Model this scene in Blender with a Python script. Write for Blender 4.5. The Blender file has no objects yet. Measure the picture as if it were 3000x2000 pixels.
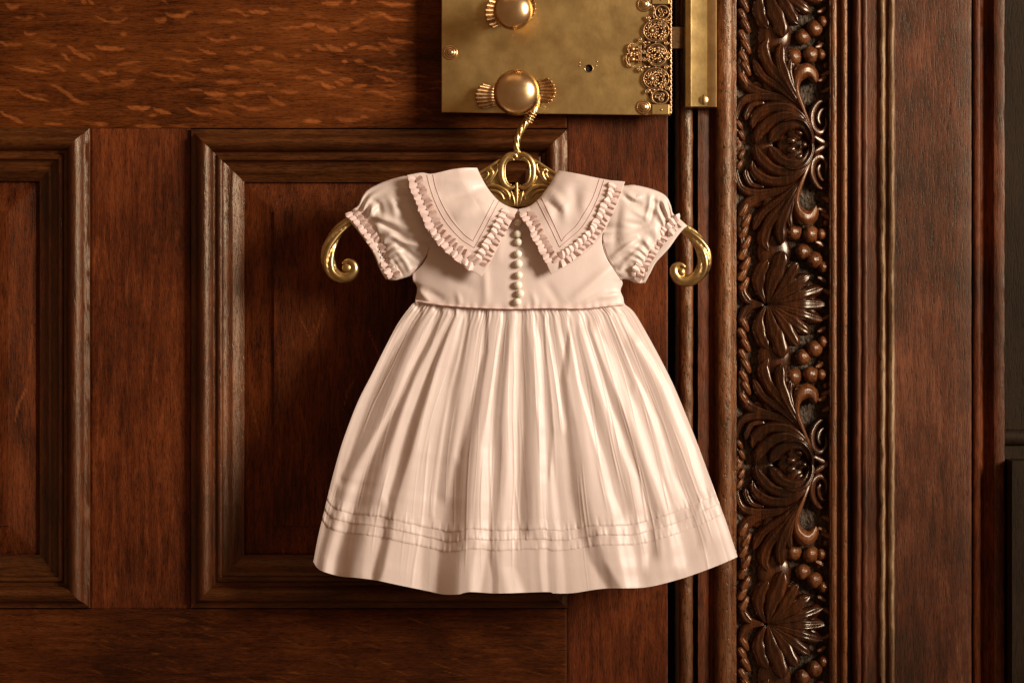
import bpy, bmesh, math, random
import numpy as np
from mathutils import Vector
from math import radians as R, pi, sin, cos

# ------------------------------------------------------------------ camera, light, exposure
S = 0.00036            # metres per photograph pixel on the door face
D = 2.4                # camera to door face
sc = bpy.context.scene
COL = sc.collection
cam_d = bpy.data.cameras.new('camera'); cam = bpy.data.objects.new('camera', cam_d); COL.objects.link(cam)
cam.location = (0, -D, 0); cam.rotation_euler = (pi/2, 0, 0)
cam_d.sensor_width = 36; cam_d.lens = 36*D/(3000*S); cam_d.clip_start = 0.05; cam_d.clip_end = 60
sc.camera = cam
sc.view_settings.view_transform = 'Standard'; sc.view_settings.look = 'None'
sc.view_settings.exposure = 0.0; sc.view_settings.gamma = 1
w = bpy.data.worlds.new('World'); sc.world = w; w.use_nodes = True
w.node_tree.nodes['Background'].inputs[0].default_value = (1.0, 0.56, 0.32, 1)
w.node_tree.nodes['Background'].inputs[1].default_value = 0.19

def area(name, loc, target, sx, sy, power, color):
    l = bpy.data.lights.new(name, 'AREA'); l.shape = 'RECTANGLE'; l.size = sx; l.size_y = sy
    l.energy = power; l.color = color
    o = bpy.data.objects.new(name, l); COL.objects.link(o); o.location = loc
    o.rotation_euler = (Vector(target)-Vector(loc)).to_track_quat('-Z', 'Y').to_euler()
    return o
area('window_light', (2.30, -1.66, 0.86), (-0.06, 0, 0.24), 0.66, 1.2, 10.6, (1.0, 0.885, 0.765)).data.spread = R(44)
area('overhead_fill', (-0.3, -1.3, 2.3), (0, 0, 0), 2.0, 1.0, 4.0, (1.0, 0.62, 0.32))  # added warm fill for ambient light from above; no lamp seen there

# ------------------------------------------------------------------ helpers
rng = np.random.default_rng(7); random.seed(7)
def P(px, py, d=0.0):
    """pixel position + distance in front of the door (in px units) -> world"""
    dd = np.asarray(d, float)*S; k = (D-dd)/D
    return np.stack(np.broadcast_arrays((np.asarray(px, float)-1500)*S*k, -dd, (1000-np.asarray(py, float))*S*k), -1)
def smooth(x, a, b):
    t = np.clip((np.asarray(x, float)-a)/(b-a), 0, 1); return t*t*(3-2*t)

def empty(name, loc, label, cat):
    o = bpy.data.objects.new(name, None); COL.objects.link(o); o.location = loc; o.empty_display_size = 0.05
    o['label'] = label; o['category'] = cat
    o['_w'] = tuple(loc)
    return o
WLOC = {}
def wloc(o):
    v = Vector((0, 0, 0))
    while o is not None: v += o.location; o = o.parent
    return np.array(v)
def link(name, me, parent):
    o = bpy.data.objects.new(name, me); COL.objects.link(o)
    if parent is not None: o.parent = parent
    return o
def mesh(name, V, F, mat, parent=None, smoothed=True, origin=None, label=None, attrs=None, sharp=None):
    """V world positions (n,3); F list of index tuples or (m,4) array"""
    V = np.asarray(V, float).reshape(-1, 3)
    if origin is None: origin = V.mean(0)
    pw = wloc(parent) if parent is not None else np.zeros(3)
    me = bpy.data.meshes.new(name)
    Vl = (V-np.asarray(origin))
    if isinstance(F, np.ndarray) and F.ndim == 2:
        n, k = F.shape
        me.vertices.add(len(Vl)); me.vertices.foreach_set('co', Vl.ravel())
        me.loops.add(n*k); me.loops.foreach_set('vertex_index', F.ravel().astype(np.int32))
        me.polygons.add(n); me.polygons.foreach_set('loop_start', np.arange(0, n*k, k, dtype=np.int32))
        me.update(calc_edges=True); me.validate()
    else:
        me.from_pydata(Vl.tolist(), [], [tuple(int(i) for i in f) for f in F]); me.update()
    if attrs:
        for k, a in attrs.items():
            at = me.attributes.new(k, 'FLOAT', 'POINT'); at.data.foreach_set('value', np.asarray(a, np.float32).ravel())
    me.materials.append(mat)
    if smoothed: me.polygons.foreach_set('use_smooth', np.ones(len(me.polygons), bool))
    if sharp: me.set_sharp_from_angle(angle=R(sharp))
    o = link(name, me, parent); o.location = Vector(np.asarray(origin)-pw)
    if label: o['label'] = label
    return o
def gridF(ni, nj, off=0, wrap=False):
    """ni columns, nj rows, vertex index = j*ni+i; faces towards -Y when i goes right, j goes down"""
    I = np.arange(ni if wrap else ni-1); J = np.arange(nj-1)
    jj, ii = np.meshgrid(J, I, indexing='ij'); i2 = (ii+1) % ni
    return np.stack([jj*ni+ii, (jj+1)*ni+ii, (jj+1)*ni+i2, jj*ni+i2], -1).reshape(-1, 4)+off
def grid(name, V, mat, parent=None, **k):
    nj, ni = V.shape[:2]
    return mesh(name, V.reshape(-1, 3), gridF(ni, nj), mat, parent, **k)
def join(parts):
    V = []; F = []; n = 0
    for v, f in parts:
        v = np.asarray(v).reshape(-1, 3); V.append(v); F += [tuple(int(a)+n for a in q) for q in f]; n += len(v)
    return np.concatenate(V), F
def solid(o, t=0.0009, off=-1):
    m = o.modifiers.new('thickness', 'SOLIDIFY'); m.thickness = t; m.offset = off; return o
def box(x0, x1, y0, y1, d0, d1, bev=0):
    """px box between depths d0 (back) and d1 (front)"""
    bm = bmesh.new(); bmesh.ops.create_cube(bm, size=1)
    for v in bm.verts:
        px = x0 if v.co.x < 0 else x1; py = y1 if v.co.z < 0 else y0; d = d1 if v.co.y < 0 else d0
        v.co = Vector(P(px, py, 0)); v.co.y = -d*S
        k = (D-d1*S)/D; v.co.x *= k; v.co.z *= k
    if bev: bmesh.ops.bevel(bm, geom=bm.edges[:], offset=bev*S, segments=2, affect='EDGES', profile=0.6)
    V = np.array([v.co[:] for v in bm.verts]); F = [tuple(v.index for v in f.verts) for f in bm.faces]
    bm.free(); return V, F

def catmull(pts, n):
    pts = np.asarray(pts, float)
    if len(pts) == 2: return pts[0]+(pts[1]-pts[0])*np.linspace(0, 1, n)[:, None]
    q = np.vstack([2*pts[0]-pts[1], pts, 2*pts[-1]-pts[-2]])
    seg = np.linalg.norm(np.diff(pts[:, :min(3, pts.shape[1])], axis=0), axis=1); cs = np.r_[0, np.cumsum(seg)]
    s = np.linspace(0, cs[-1], n); out = []
    for x in s:
        i = min(max(np.searchsorted(cs, x, 'right')-1, 0), len(pts)-2); t = (x-cs[i])/max(cs[i+1]-cs[i], 1e-9)
        a, b, c, d = q[i], q[i+1], q[i+2], q[i+3]
        out.append(0.5*((2*b)+(-a+c)*t+(2*a-5*b+4*c-d)*t*t+(-a+3*b-3*c+d)*t**3))
    return np.array(out)
def tube(path, rad, seg=10, rfun=None, flat=1.0, cap=True, closed=False):
    """path (n,3) world, rad (n) metres -> V,F ; frames use -Y as the reference side"""
    path = np.asarray(path, float); n = len(path); rad = np.broadcast_to(rad, (n,))
    T = np.gradient(path, axis=0)
    if closed: T = np.roll(path, -1, 0)-np.roll(path, 1, 0)
    T /= np.linalg.norm(T, axis=1)[:, None]+1e-12
    ref = np.array([0, -1., 0]); N = ref-T*(T@ref)[:, None]
    bad = np.linalg.norm(N, axis=1) < 0.15
    N[bad] = np.cross(T[bad], [1, 0, 0]); N /= np.linalg.norm(N, axis=1)[:, None]
    B = np.cross(T, N); th = np.arange(seg)*2*pi/seg
    rr = rad[:, None]*np.ones(seg)
    if rfun is not None: rr = rr*rfun(np.linspace(0, 1, n)[:, None], th[None])
    V = path[:, None]+rr[..., None]*(cos_(th)[None, :, None]*N[:, None]*flat+sin_(th)[None, :, None]*B[:, None])
    F = [(j*seg+i, (j+1)*seg+i, (j+1)*seg+(i+1) % seg, j*seg+(i+1) % seg) for j in range(n-1) for i in range(seg)]
    if closed: F += [((n-1)*seg+i, i, (i+1) % seg, (n-1)*seg+(i+1) % seg) for i in range(seg)]
    elif cap: F += [tuple(range(seg)), tuple(range((n-1)*seg, n*seg))[::-1]]
    return V.reshape(-1, 3), F
cos_, sin_ = np.cos, np.sin
def lathe(cx, cy, prof, seg=40, d0=0):
    """prof list (radius px, depth px); axis towards the camera"""
    k = (D-(d0+max(p[1] for p in prof))*S)/D
    V = []; F = []
    for r, d in prof:
        for i in range(seg):
            a = 2*pi*i/seg
            V.append(((cx-1500+r*cos(a))*S*k, -(d0+d)*S, (1000-cy+r*sin(a))*S*k))
    for j in range(len(prof)-1):
        for i in range(seg): F.append((j*seg+i, j*seg+(i+1) % seg, (j+1)*seg+(i+1) % seg, (j+1)*seg+i))
    F.append(tuple(range((len(prof)-1)*seg, len(prof)*seg)))
    return np.array(V), F
def sphere(cx, cy, d, rx, ry=None, rd=None, seg=14, ring=9, rot=0):
    ry = ry or rx; rd = rd or rx; V = []; F = []
    for j in range(ring+1):
        t = pi*j/ring
        for i in range(seg):
            a = 2*pi*i/seg; x = rx*sin(t)*cos(a); y = ry*sin(t)*sin(a)
            V.append(P(cx+x*cos(rot)-y*sin(rot), cy+x*sin(rot)+y*cos(rot), d+rd*cos(t)))
    for j in range(ring):
        for i in range(seg): F.append((j*seg+i, (j+1)*seg+i, (j+1)*seg+(i+1) % seg, j*seg+(i+1) % seg))
    return np.array(V), F

def vnoise(x, y, seed=0):
    """smooth value noise on numpy arrays, -1..1"""
    r = np.random.default_rng(seed); T = r.uniform(-1, 1, (256, 256))
    xi = np.floor(x).astype(int); yi = np.floor(y).astype(int); fx = x-xi; fy = y-yi
    fx = fx*fx*(3-2*fx); fy = fy*fy*(3-2*fy)
    g = lambda a, b: T[a % 256, b % 256]
    return (g(xi, yi)*(1-fx)+g(xi+1, yi)*fx)*(1-fy)+(g(xi, yi+1)*(1-fx)+g(xi+1, yi+1)*fx)*fy
def segdist(X, Y, pts):
    """distance to a polyline and parameter 0..1 along it"""
    best = np.full(X.shape, 1e9); par = np.zeros(X.shape); pts = np.asarray(pts, float)
    L = np.r_[0, np.cumsum(np.linalg.norm(np.diff(pts[:, :2], axis=0), axis=1))]
    for i in range(len(pts)-1):
        a, b = pts[i, :2], pts[i+1, :2]; ab = b-a
        t = np.clip(((X-a[0])*ab[0]+(Y-a[1])*ab[1])/(ab@ab+1e-9), 0, 1)
        dd = np.hypot(X-a[0]-t*ab[0], Y-a[1]-t*ab[1]); m = dd < best
        best = np.where(m, dd, best); par = np.where(m, (L[i]+t*(L[i+1]-L[i]))/L[-1], par)
    return best, par
def ridges(X, Y, lst):
    h = np.zeros(X.shape)
    for pts, wd, amp in lst:
        dd, t = segdist(X, Y, pts); h += amp*np.exp(-(dd/wd)**2)*np.sqrt(np.clip(sin_(pi*np.clip(t*0.9+0.05, 0, 1)), 0, 1))
    return h

# ------------------------------------------------------------------ materials
def new_mat(name):
    m = bpy.data.materials.new(name); m.use_nodes = True; nt = m.node_tree
    return m, nt, nt.nodes['Principled BSDF'], nt.nodes.new, nt.links.new
def wood(name, grain='Z', dark=(0.020, 0.0045, 0.0015), mid=(0.085, 0.022, 0.006), light=(0.16, 0.048, 0.014), rough=0.36, pits=0.0, coat=0.25, bump=0.35, fleck=(0.30, 0.085, 0.022), pores=0.5, spec=0.5):
    m, nt, bs, N, L = new_mat(name)
    tc = N('ShaderNodeTexCoord'); geo = N('ShaderNodeNewGeometry')
    def noise(scale, sc3, detail=4, rough_=0.6, dist=0):
        mp = N('ShaderNodeMapping'); mp.inputs['Scale'].default_value = sc3; L(geo.outputs['Position'], mp.inputs[0])
        n = N('ShaderNodeTexNoise'); n.inputs['Scale'].default_value = scale; n.inputs['Detail'].default_value = detail
        n.inputs['Roughness'].default_value = rough_; n.inputs['Distortion'].default_value = dist
        L(mp.outputs[0], n.inputs['Vector']); return n
    a = (1, 1, 0.13) if grain == 'Z' else (0.13, 1, 1)
    fine = noise(1050, a, 4, 0.8); med = noise(170, (1, 1, 0.10) if grain == 'Z' else (0.10, 1, 1), 4, 0.6, 0.6); big = noise(13, (1, 1, 0.5) if grain == 'Z' else (.5, 1, 1), 3, 0.55, 0.4)
    r1 = N('ShaderNodeValToRGB'); e = r1.color_ramp.elements
    e[0].position = 0.30; e[0].color = (*dark, 1); e[1].position = 0.72; e[1].color = (*light, 1)
    x = r1.color_ramp.elements.new(0.5); x.color = (*mid, 1)
    def math_(op, p, q, cl=False):
        n = N('ShaderNodeMath'); n.operation = op; n.use_clamp = cl
        for k, v in enumerate((p, q)):
            if isinstance(v, (int, float)): n.inputs[k].default_value = v
            else: L(v, n.inputs[k])
        return n.outputs[0]
    s = math_('ADD', math_('MULTIPLY', fine.outputs[0], 0.34), math_('MULTIPLY', med.outputs[0], 0.30))
    s = math_('ADD', s, math_('MULTIPLY', big.outputs[0], 0.36))
    s = math_('ADD', math_('MULTIPLY', math_('SUBTRACT', s, 0.5), 1.95), 0.485)
    L(s, r1.inputs[0]); col = r1.outputs[0]
    at = N('ShaderNodeAttribute'); at.attribute_name = 'fleck'
    po = noise(800, (1, 1, 0.11) if grain == 'Z' else (0.11, 1, 1), 2, 0.5); pr0 = N('ShaderNodeValToRGB'); pr0.color_ramp.elements[0].position = 0.34; pr0.color_ramp.elements[1].position = 0.47
    L(po.outputs[0], pr0.inputs[0]); pm = N('ShaderNodeMix'); pm.data_type = 'RGBA'; pm.blend_type = 'MULTIPLY'; pm.inputs[0].default_value = pores
    L(col, pm.inputs[6]); L(pr0.outputs[0], pm.inputs[7]); col = pm.outputs[2]
    fk = math_('MULTIPLY', at.outputs['Fac'], math_('ADD', math_('MULTIPLY', po.outputs[0], 1.3), 0.30), True)
    mx = N('ShaderNodeMix'); mx.data_type = 'RGBA'; L(fk, mx.inputs[0]); L(col, mx.inputs[6]); mx.inputs[7].default_value = (*fleck, 1)
    col = mx.outputs[2]
    hgt = math_('ADD', math_('MULTIPLY', fine.outputs[0], 0.6), math_('MULTIPLY', med.outputs[0], 0.4))
    if pits:
        pn = noise(520, (1, 1, 0.45), 2, 0.5); pr = N('ShaderNodeValToRGB'); pr.color_ramp.elements[0].position = 0.33; pr.color_ramp.elements[1].position = 0.42
        L(pn.outputs[0], pr.inputs[0]); m2 = N('ShaderNodeMix'); m2.data_type = 'RGBA'; m2.blend_type = 'MULTIPLY'; m2.inputs[0].default_value = pits
        L(col, m2.inputs[6]); L(pr.outputs[0], m2.inputs[7]); col = m2.outputs[2]
        hgt = math_('ADD', hgt, math_('MULTIPLY', pr.outputs[0], 1.2*pits))
    L(col, bs.inputs['Base Color'])
    rg = math_('ADD', math_('MULTIPLY', med.outputs[0], 0.35), rough-0.17); L(rg, bs.inputs['Roughness'])
    bs.inputs['Specular IOR Level'].default_value = spec; bs.inputs['Specular Tint'].default_value = (1.0, 0.80, 0.55, 1)
    bs.inputs['Coat Weight'].default_value = coat; bs.inputs['Coat Roughness'].default_value = 0.26
    bp = N('ShaderNodeBump'); bp.inputs['Strength'].default_value = bump; bp.inputs['Distance'].default_value = 0.0009
    hgt = math_('ADD', hgt, math_('MULTIPLY', pr0.outputs[0], 0.4)); L(hgt, bp.inputs['Height']); L(bp.outputs[0], bs.inputs['Normal'])
    return m
def brass(name, base=(0.60, 0.36, 0.11), dark=(0.24, 0.12, 0.03), rough=0.30, var=0.25, scale=14, metal=1.0, bump=0.12):
    m, nt, bs, N, L = new_mat(name); geo = N('ShaderNodeNewGeometry')
    n = N('ShaderNodeTexNoise'); n.inputs['Scale'].default_value = scale; n.inputs['Detail'].default_value = 6; n.inputs['Roughness'].default_value = 0.62; n.inputs['Distortion'].default_value = 0.2
    L(geo.outputs['Position'], n.inputs['Vector'])
    r = N('ShaderNodeValToRGB'); r.color_ramp.elements[0].position = 0.32; r.color_ramp.elements[0].color = (*dark, 1); r.color_ramp.elements[1].position = 0.66; r.color_ramp.elements[1].color = (*base, 1)
    n3 = N('ShaderNodeTexNoise'); n3.inputs['Scale'].default_value = scale*5; n3.inputs['Detail'].default_value = 5; n3.inputs['Distortion'].default_value = 0.15; L(geo.outputs['Position'], n3.inputs['Vector'])
    mm = N('ShaderNodeMath'); mm.operation = 'MULTIPLY_ADD'; L(n3.outputs[0], mm.inputs[0]); mm.inputs[1].default_value = 0.5; 
    m0 = N('ShaderNodeMath'); m0.operation = 'MULTIPLY'; L(n.outputs[0], m0.inputs[0]); m0.inputs[1].default_value = 0.5; L(m0.outputs[0], mm.inputs[2])
    L(mm.outputs[0], r.inputs[0]); L(r.outputs[0], bs.inputs['Base Color'])
    f = N('ShaderNodeTexNoise'); f.inputs['Scale'].default_value = 260; f.inputs['Detail'].default_value = 4; L(geo.outputs['Position'], f.inputs['Vector'])
    mr = N('ShaderNodeMapRange'); mr.inputs[1].default_value = 0.3; mr.inputs[2].default_value = 0.7; mr.inputs[3].default_value = rough+var; mr.inputs[4].default_value = rough
    L(n.outputs[0], mr.inputs[0]); L(mr.outputs[0], bs.inputs['Roughness'])
    bs.inputs['Metallic'].default_value = metal
    bp = N('ShaderNodeBump'); bp.inputs['Strength'].default_value = bump; bp.inputs['Distance'].default_value = 0.0006; L(f.outputs[0], bp.inputs['Height']); L(bp.outputs[0], bs.inputs['Normal'])
    return m
def silk(name, base, rough=0.36, sheen=0.15, weave=0.22, transl=0.12):
    m, nt, bs, N, L = new_mat(name); geo = N('ShaderNodeNewGeometry')
    bs.inputs['Base Color'].default_value = (*base, 1); bs.inputs['Roughness'].default_value = rough
    bs.inputs['Specular IOR Level'].default_value = 0.42; bs.inputs['Sheen Weight'].default_value = sheen; bs.inputs['Sheen Roughness'].default_value = 0.4
    bs.inputs['Sheen Tint'].default_value = (1, 0.8, 0.7, 1)
    bs.inputs['Subsurface Weight'].default_value = 0.0
    mp = N('ShaderNodeMapping'); mp.inputs['Scale'].default_value = (1, 1, 0.12); L(geo.outputs['Position'], mp.inputs[0])
    n = N('ShaderNodeTexNoise'); n.inputs['Scale'].default_value = 1400; n.inputs['Detail'].default_value = 2; L(mp.outputs[0], n.inputs['Vector'])
    n2 = N('ShaderNodeTexNoise'); n2.inputs['Scale'].default_value = 60; n2.inputs['Detail'].default_value = 3; L(geo.outputs['Position'], n2.inputs['Vector'])
    a = N('ShaderNodeMath'); a.operation = 'MULTIPLY_ADD'; L(n2.outputs[0], a.inputs[0]); a.inputs[1].default_value = 2.5; L(n.outputs[0], a.inputs[2])
    bp = N('ShaderNodeBump'); bp.inputs['Strength'].default_value = weave; bp.inputs['Distance'].default_value = 0.0004; L(a.outputs[0], bp.inputs['Height']); L(bp.outputs[0], bs.inputs['Normal'])
    tr = N('ShaderNodeBsdfTranslucent'); tr.inputs[0].default_value = (0.85, 0.50, 0.32, 1); L(bp.outputs[0], tr.inputs['Normal'])
    ms = N('ShaderNodeMixShader'); ms.inputs[0].default_value = transl; L(bs.outputs[0], ms.inputs[1]); L(tr.outputs[0], ms.inputs[2]); L(ms.outputs[0], nt.nodes['Material Output'].inputs[0])
    return m
M = {}
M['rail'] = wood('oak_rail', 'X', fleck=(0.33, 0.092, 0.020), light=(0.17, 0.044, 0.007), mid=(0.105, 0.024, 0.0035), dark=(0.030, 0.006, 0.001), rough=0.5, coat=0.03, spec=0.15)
M['stile'] = wood('oak_stile', 'Z', dark=(0.03, 0.006, 0.0018), mid=(0.088, 0.0175, 0.0042), light=(0.19, 0.044, 0.010), rough=0.5, coat=0.05, spec=0.18)
M['panel'] = wood('oak_panel', 'Z', dark=(0.022, 0.004, 0.0012), mid=(0.085, 0.017, 0.0035), light=(0.16, 0.036, 0.008), rough=0.48, coat=0.04, spec=0.18)
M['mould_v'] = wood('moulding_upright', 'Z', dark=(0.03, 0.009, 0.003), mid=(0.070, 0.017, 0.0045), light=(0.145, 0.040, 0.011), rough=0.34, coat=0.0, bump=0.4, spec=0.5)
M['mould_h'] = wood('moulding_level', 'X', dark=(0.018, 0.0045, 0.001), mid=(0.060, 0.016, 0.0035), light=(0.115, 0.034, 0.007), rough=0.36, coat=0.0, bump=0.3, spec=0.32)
M['frame'] = wood('frame_wood', 'Z', dark=(0.022, 0.008, 0.004), mid=(0.072, 0.018, 0.007), light=(0.165, 0.052, 0.022), rough=0.46, coat=0.06, spec=0.3)
M['bead'] = wood('bead_wood', 'Z', dark=(0.04, 0.011, 0.003), mid=(0.125, 0.036, 0.009), light=(0.23, 0.078, 0.020), rough=0.38, pits=0.8, coat=0.0, spec=0.6)
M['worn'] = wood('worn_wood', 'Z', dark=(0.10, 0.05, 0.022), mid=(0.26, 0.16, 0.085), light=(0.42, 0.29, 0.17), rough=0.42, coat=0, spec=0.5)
M['carve'] = wood('carved_wood', 'Z', dark=(0.007, 0.0018, 0.0006), mid=(0.032, 0.0075, 0.002), light=(0.11, 0.030, 0.0065), rough=0.25, coat=0.3, bump=0.15, spec=0.6)  # dark polished wood, with the leaf mass's deep shade added to its colour
M['berry'] = wood('berry_wood', 'Z', dark=(0.03, 0.008, 0.002), mid=(0.12, 0.036, 0.010), light=(0.20, 0.070, 0.022), rough=0.30, coat=0.3, bump=0.25)
M['ground'] = wood('carving_ground', 'Z', dark=(0.02, 0.012, 0.008), mid=(0.050, 0.030, 0.020), light=(0.12, 0.078, 0.054), rough=0.55, pits=1.0, coat=0.0, bump=1.0)
M['wall'] = wood('wall_boards', 'Z', dark=(0.006, 0.003, 0.0015), mid=(0.015, 0.0075, 0.004), light=(0.028, 0.015, 0.008), rough=0.6, coat=0, spec=0.2)
M['plate'] = brass('lock_brass', (0.72, 0.51, 0.20), (0.40, 0.25, 0.085), 0.30, 0.22, 11)
M['plate_old'] = brass('stained_brass', (0.30, 0.18, 0.07), (0.16, 0.08, 0.03), 0.5, 0.2, 13)
M['knob'] = brass('knob_brass', (0.78, 0.54, 0.27), (0.60, 0.38, 0.17), 0.22, 0.12, 25)
M['orn'] = brass('ornament_brass', (0.66, 0.44, 0.22), (0.30, 0.15, 0.06), 0.33, 0.2, 60)
M['hang'] = brass('hanger_brass', (0.66, 0.47, 0.20), (0.40, 0.25, 0.09), 0.27, 0.15, 40)
M['patina'] = brass('dark_brass', (0.22, 0.12, 0.05), (0.08, 0.04, 0.02), 0.5, 0.2, 60)
M['iron'] = brass('black_iron', (0.05, 0.035, 0.025), (0.02, 0.015, 0.01), 0.5, 0.2, 60)
M['silk'] = silk('pink_silk', (0.78, 0.635, 0.555), 0.40)
M['silk_s'] = silk('sleeve_silk', (0.78, 0.65, 0.565), 0.38)
M['ribbon'] = silk('ribbon', (0.80, 0.605, 0.535), 0.50)
M['thread'] = silk('stitching', (0.68, 0.45, 0.40), 0.6)
def dark_mat():
    m, nt, bs, N, L = new_mat('gap_dark'); bs.inputs['Base Color'].default_value = (0.004, 0.002, 0.0015, 1); bs.inputs['Roughness'].default_value = 0.9; return m
M['dark'] = dark_mat()
def pearl():
    m, nt, bs, N, L = new_mat('pearl'); bs.inputs['Base Color'].default_value = (0.86, 0.81, 0.66, 1); bs.inputs['Roughness'].default_value = 0.18
    bs.inputs['Coat Weight'].default_value = 0.6; bs.inputs['Subsurface Weight'].default_value = 0.25; bs.inputs['Subsurface Radius'].default_value = (0.004, 0.003, 0.002); bs.inputs['Subsurface Scale'].default_value = 0.5
    return m
M['pearl'] = pearl()

# ------------------------------------------------------------------ door
door = empty('door', tuple(P(560, 2400, 0)), 'dark oak panelled door with moulded panels and a big brass lock', 'door')
def fleck_field(X, Y, lst, soft=1.6):
    f = np.zeros(X.shape)
    for pts, wd, st in lst:
        p = np.asarray(pts, float); x0, x1 = p[:, 0].min()-wd*2, p[:, 0].max()+wd*2; y0, y1 = p[:, 1].min()-wd*2, p[:, 1].max()+wd*2
        m = (X > x0) & (X < x1) & (Y > y0) & (Y < y1)
        if not m.any(): continue
        dd, t = segdist(X[m], Y[m], p); ww = wd*(0.25+0.75*np.sin(pi*np.clip(t, 0.02, .98))**0.7)
        f[m] = np.maximum(f[m], st*np.clip((ww-dd)/(soft+0.22*wd)+0.4, 0, 1)*(0.75+0.25*vnoise(X[m]/9, Y[m]/6, 4)))
    return f
FL = """0,225 40,240 110,236|120,172 150,182 190,182|30,20 70,42 110,25|500,85 560,112 620,118 680,95|830,105 855,112 880,95|885,75 920,88 970,82 1010,60|1180,65 1260,60 1320,90|1325,62 1380,68 1420,66|1425,42 1470,50 1530,50|1145,118 1250,118|1490,152 1560,146 1600,140|1600,138 1670,130|1680,135 1730,158 1790,170|1800,160 1850,148|1870,125 1910,110 1940,95|1960,65 2020,75 2080,100 2160,108|2010,10 2080,25 2190,25|1700,15 1760,22 1810,12|1860,20 1890,5|1100,200 1150,218 1220,212|1225,200 1250,202|1060,258 1090,275 1140,288|1250,270 1300,282 1350,280|1340,258 1400,256|1450,285 1500,295|1560,300 1600,292|1600,262 1650,272|1660,235 1700,258 1735,262|1735,240 1780,262 1820,268|1820,255 1840,252|1900,262 1950,252 2010,264|1850,238 1890,235|2010,230 2050,252|2050,205 2100,218 2190,225|2060,280 2100,292|870,305 930,312 1000,325 1065,318|620,345 680,335 745,330|65,352 130,372 200,378 260,385|275,345 310,358 345,382|325,280 350,310 372,330|360,240 400,275 475,320|260,248 300,240|500,245 560,258 655,262|430,395 480,415 530,438|520,378 570,390 615,388|630,438 690,430 720,420|800,385 850,400 930,408 1030,418|1060,370 1120,374 1180,376|1190,355 1270,362|1320,328 1380,325 1450,330|1140,430 1200,436 1280,440|1370,440 1420,446 1465,460|1555,412 1620,408 1670,410|1665,358 1700,378 1755,388|1710,440 1740,462 1775,465|1775,432 1820,450|1800,420 1870,428|1870,462 1940,452|1880,322 1930,328|1940,345 2000,360 2060,378 2150,382|2000,405 2060,425 2100,436|1940,490 1990,488 2040,505 2100,532|1490,482 1540,490 1580,485|1300,492 1400,485|1245,500 1300,496|1000,475 1070,478|1085,492 1140,500 1190,505|1420,515 1470,545 1520,560|1235,555 1290,570 1340,580 1425,575|680,570 750,578 790,572|815,570 850,592 900,605|790,615 830,610|985,570 1060,600 1120,605|1110,575 1200,598 1245,605|270,450 320,470 370,510 420,540 470,552|90,475 150,510 250,535|0,590 50,620 110,645|60,620 120,655|230,655 330,660|720,668 850,675|500,655 570,660|1780,630 1860,640 1910,632|1910,620 1950,622|1600,640 1700,645|640,185 670,180|430,5 455,15|470,8 495,20|1815,325 1840,328|1120,500 1180,502"""
fl = []
for s_ in FL.split('|'):
    p = [tuple(float(v)*0.5527 for v in q.split(',')) for q in s_.split()]
    p = [(x+random.uniform(-4, 4), y+random.uniform(-2, 2)) for x, y in catmull(p, 9)] if len(p) > 2 else p
    fl.append((p, random.uniform(3.5, 7.5), random.uniform(0.55, 1)))
for k in range(170):   # the rail goes on outside the picture and faint flecks lie between the strong ones
    x = random.uniform(-850, 1650); y = random.uniform(-420, 370); l = random.uniform(25, 90)
    st = 0.8 if (x < -20 or y < -10) else 0.42
    fl.append(([(x, y), (x+l*.5, y+random.uniform(-7, 9)), (x+l, y+random.uniform(-12, 14))], random.uniform(3, 5), st))
def board(name, x0, x1, y0, y1, mat, fx=(0, 1960), fy=(0, 2000), d=0, step=4, flecks=None, thick=110, warp=0.6, label=None):
    def axis(a, b, lo, hi):
        lo = max(a, lo); hi = min(b, hi)
        if flecks is None or hi <= lo: return np.linspace(a, b, max(2, int((b-a)/40)+1))
        out = [np.linspace(lo, hi, int((hi-lo)/step)+2)]
        if a < lo: out.insert(0, np.linspace(a, lo, 12)[:-1])
        if b > hi: out.append(np.linspace(hi, b, 12)[1:])
        return np.concatenate(out)
    xs = axis(x0, x1, *fx); ys = axis(y0, y1, *fy)
    xs[0] = x0+0.6; xs[-1] = x1-0.6; ys[0] = y0+0.6; ys[-1] = y1-0.6
    X, Y = np.meshgrid(xs, ys)
    H = d+warp*vnoise(X/230, Y/230, 3)-2.2*np.exp(-(np.minimum.reduce([X-x0, x1-X, Y-y0, y1-Y])/1.6))
    f = fleck_field(X, Y, flecks) if flecks is not None else np.zeros(X.shape)
    V = P(X, Y, 0); V[..., 1] = -H*S
    # rim going back so that the board has thickness
    n0 = V.shape; ring = [(0, i) for i in range(n0[1])]+[(j, n0[1]-1) for j in range(1, n0[0])]+[(n0[0]-1, i) for i in range(n0[1]-2, -1, -1)]+[(j, 0) for j in range(n0[0]-2, 0, -1)]
    base = V.reshape(-1, 3); idx = [a*n0[1]+b for a, b in ring]; back = base[idx].copy(); back[:, 1] = (thick-d)*S
    F = gridF(n0[1], n0[0]); nb = len(base); m = len(idx)
    F2 = np.array([[idx[k], idx[(k+1) % m], nb+(k+1) % m, nb+k] for k in range(m)])
    o = mesh(name, np.vstack([base, back]), np.vstack([F, F2]), mat, door, attrs={'fleck': np.r_[f.ravel(), np.zeros(m)]}, sharp=40, label=label)
    return o
YT, YB = 376, 1782
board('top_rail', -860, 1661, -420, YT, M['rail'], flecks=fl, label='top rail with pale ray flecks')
fb = []
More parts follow.
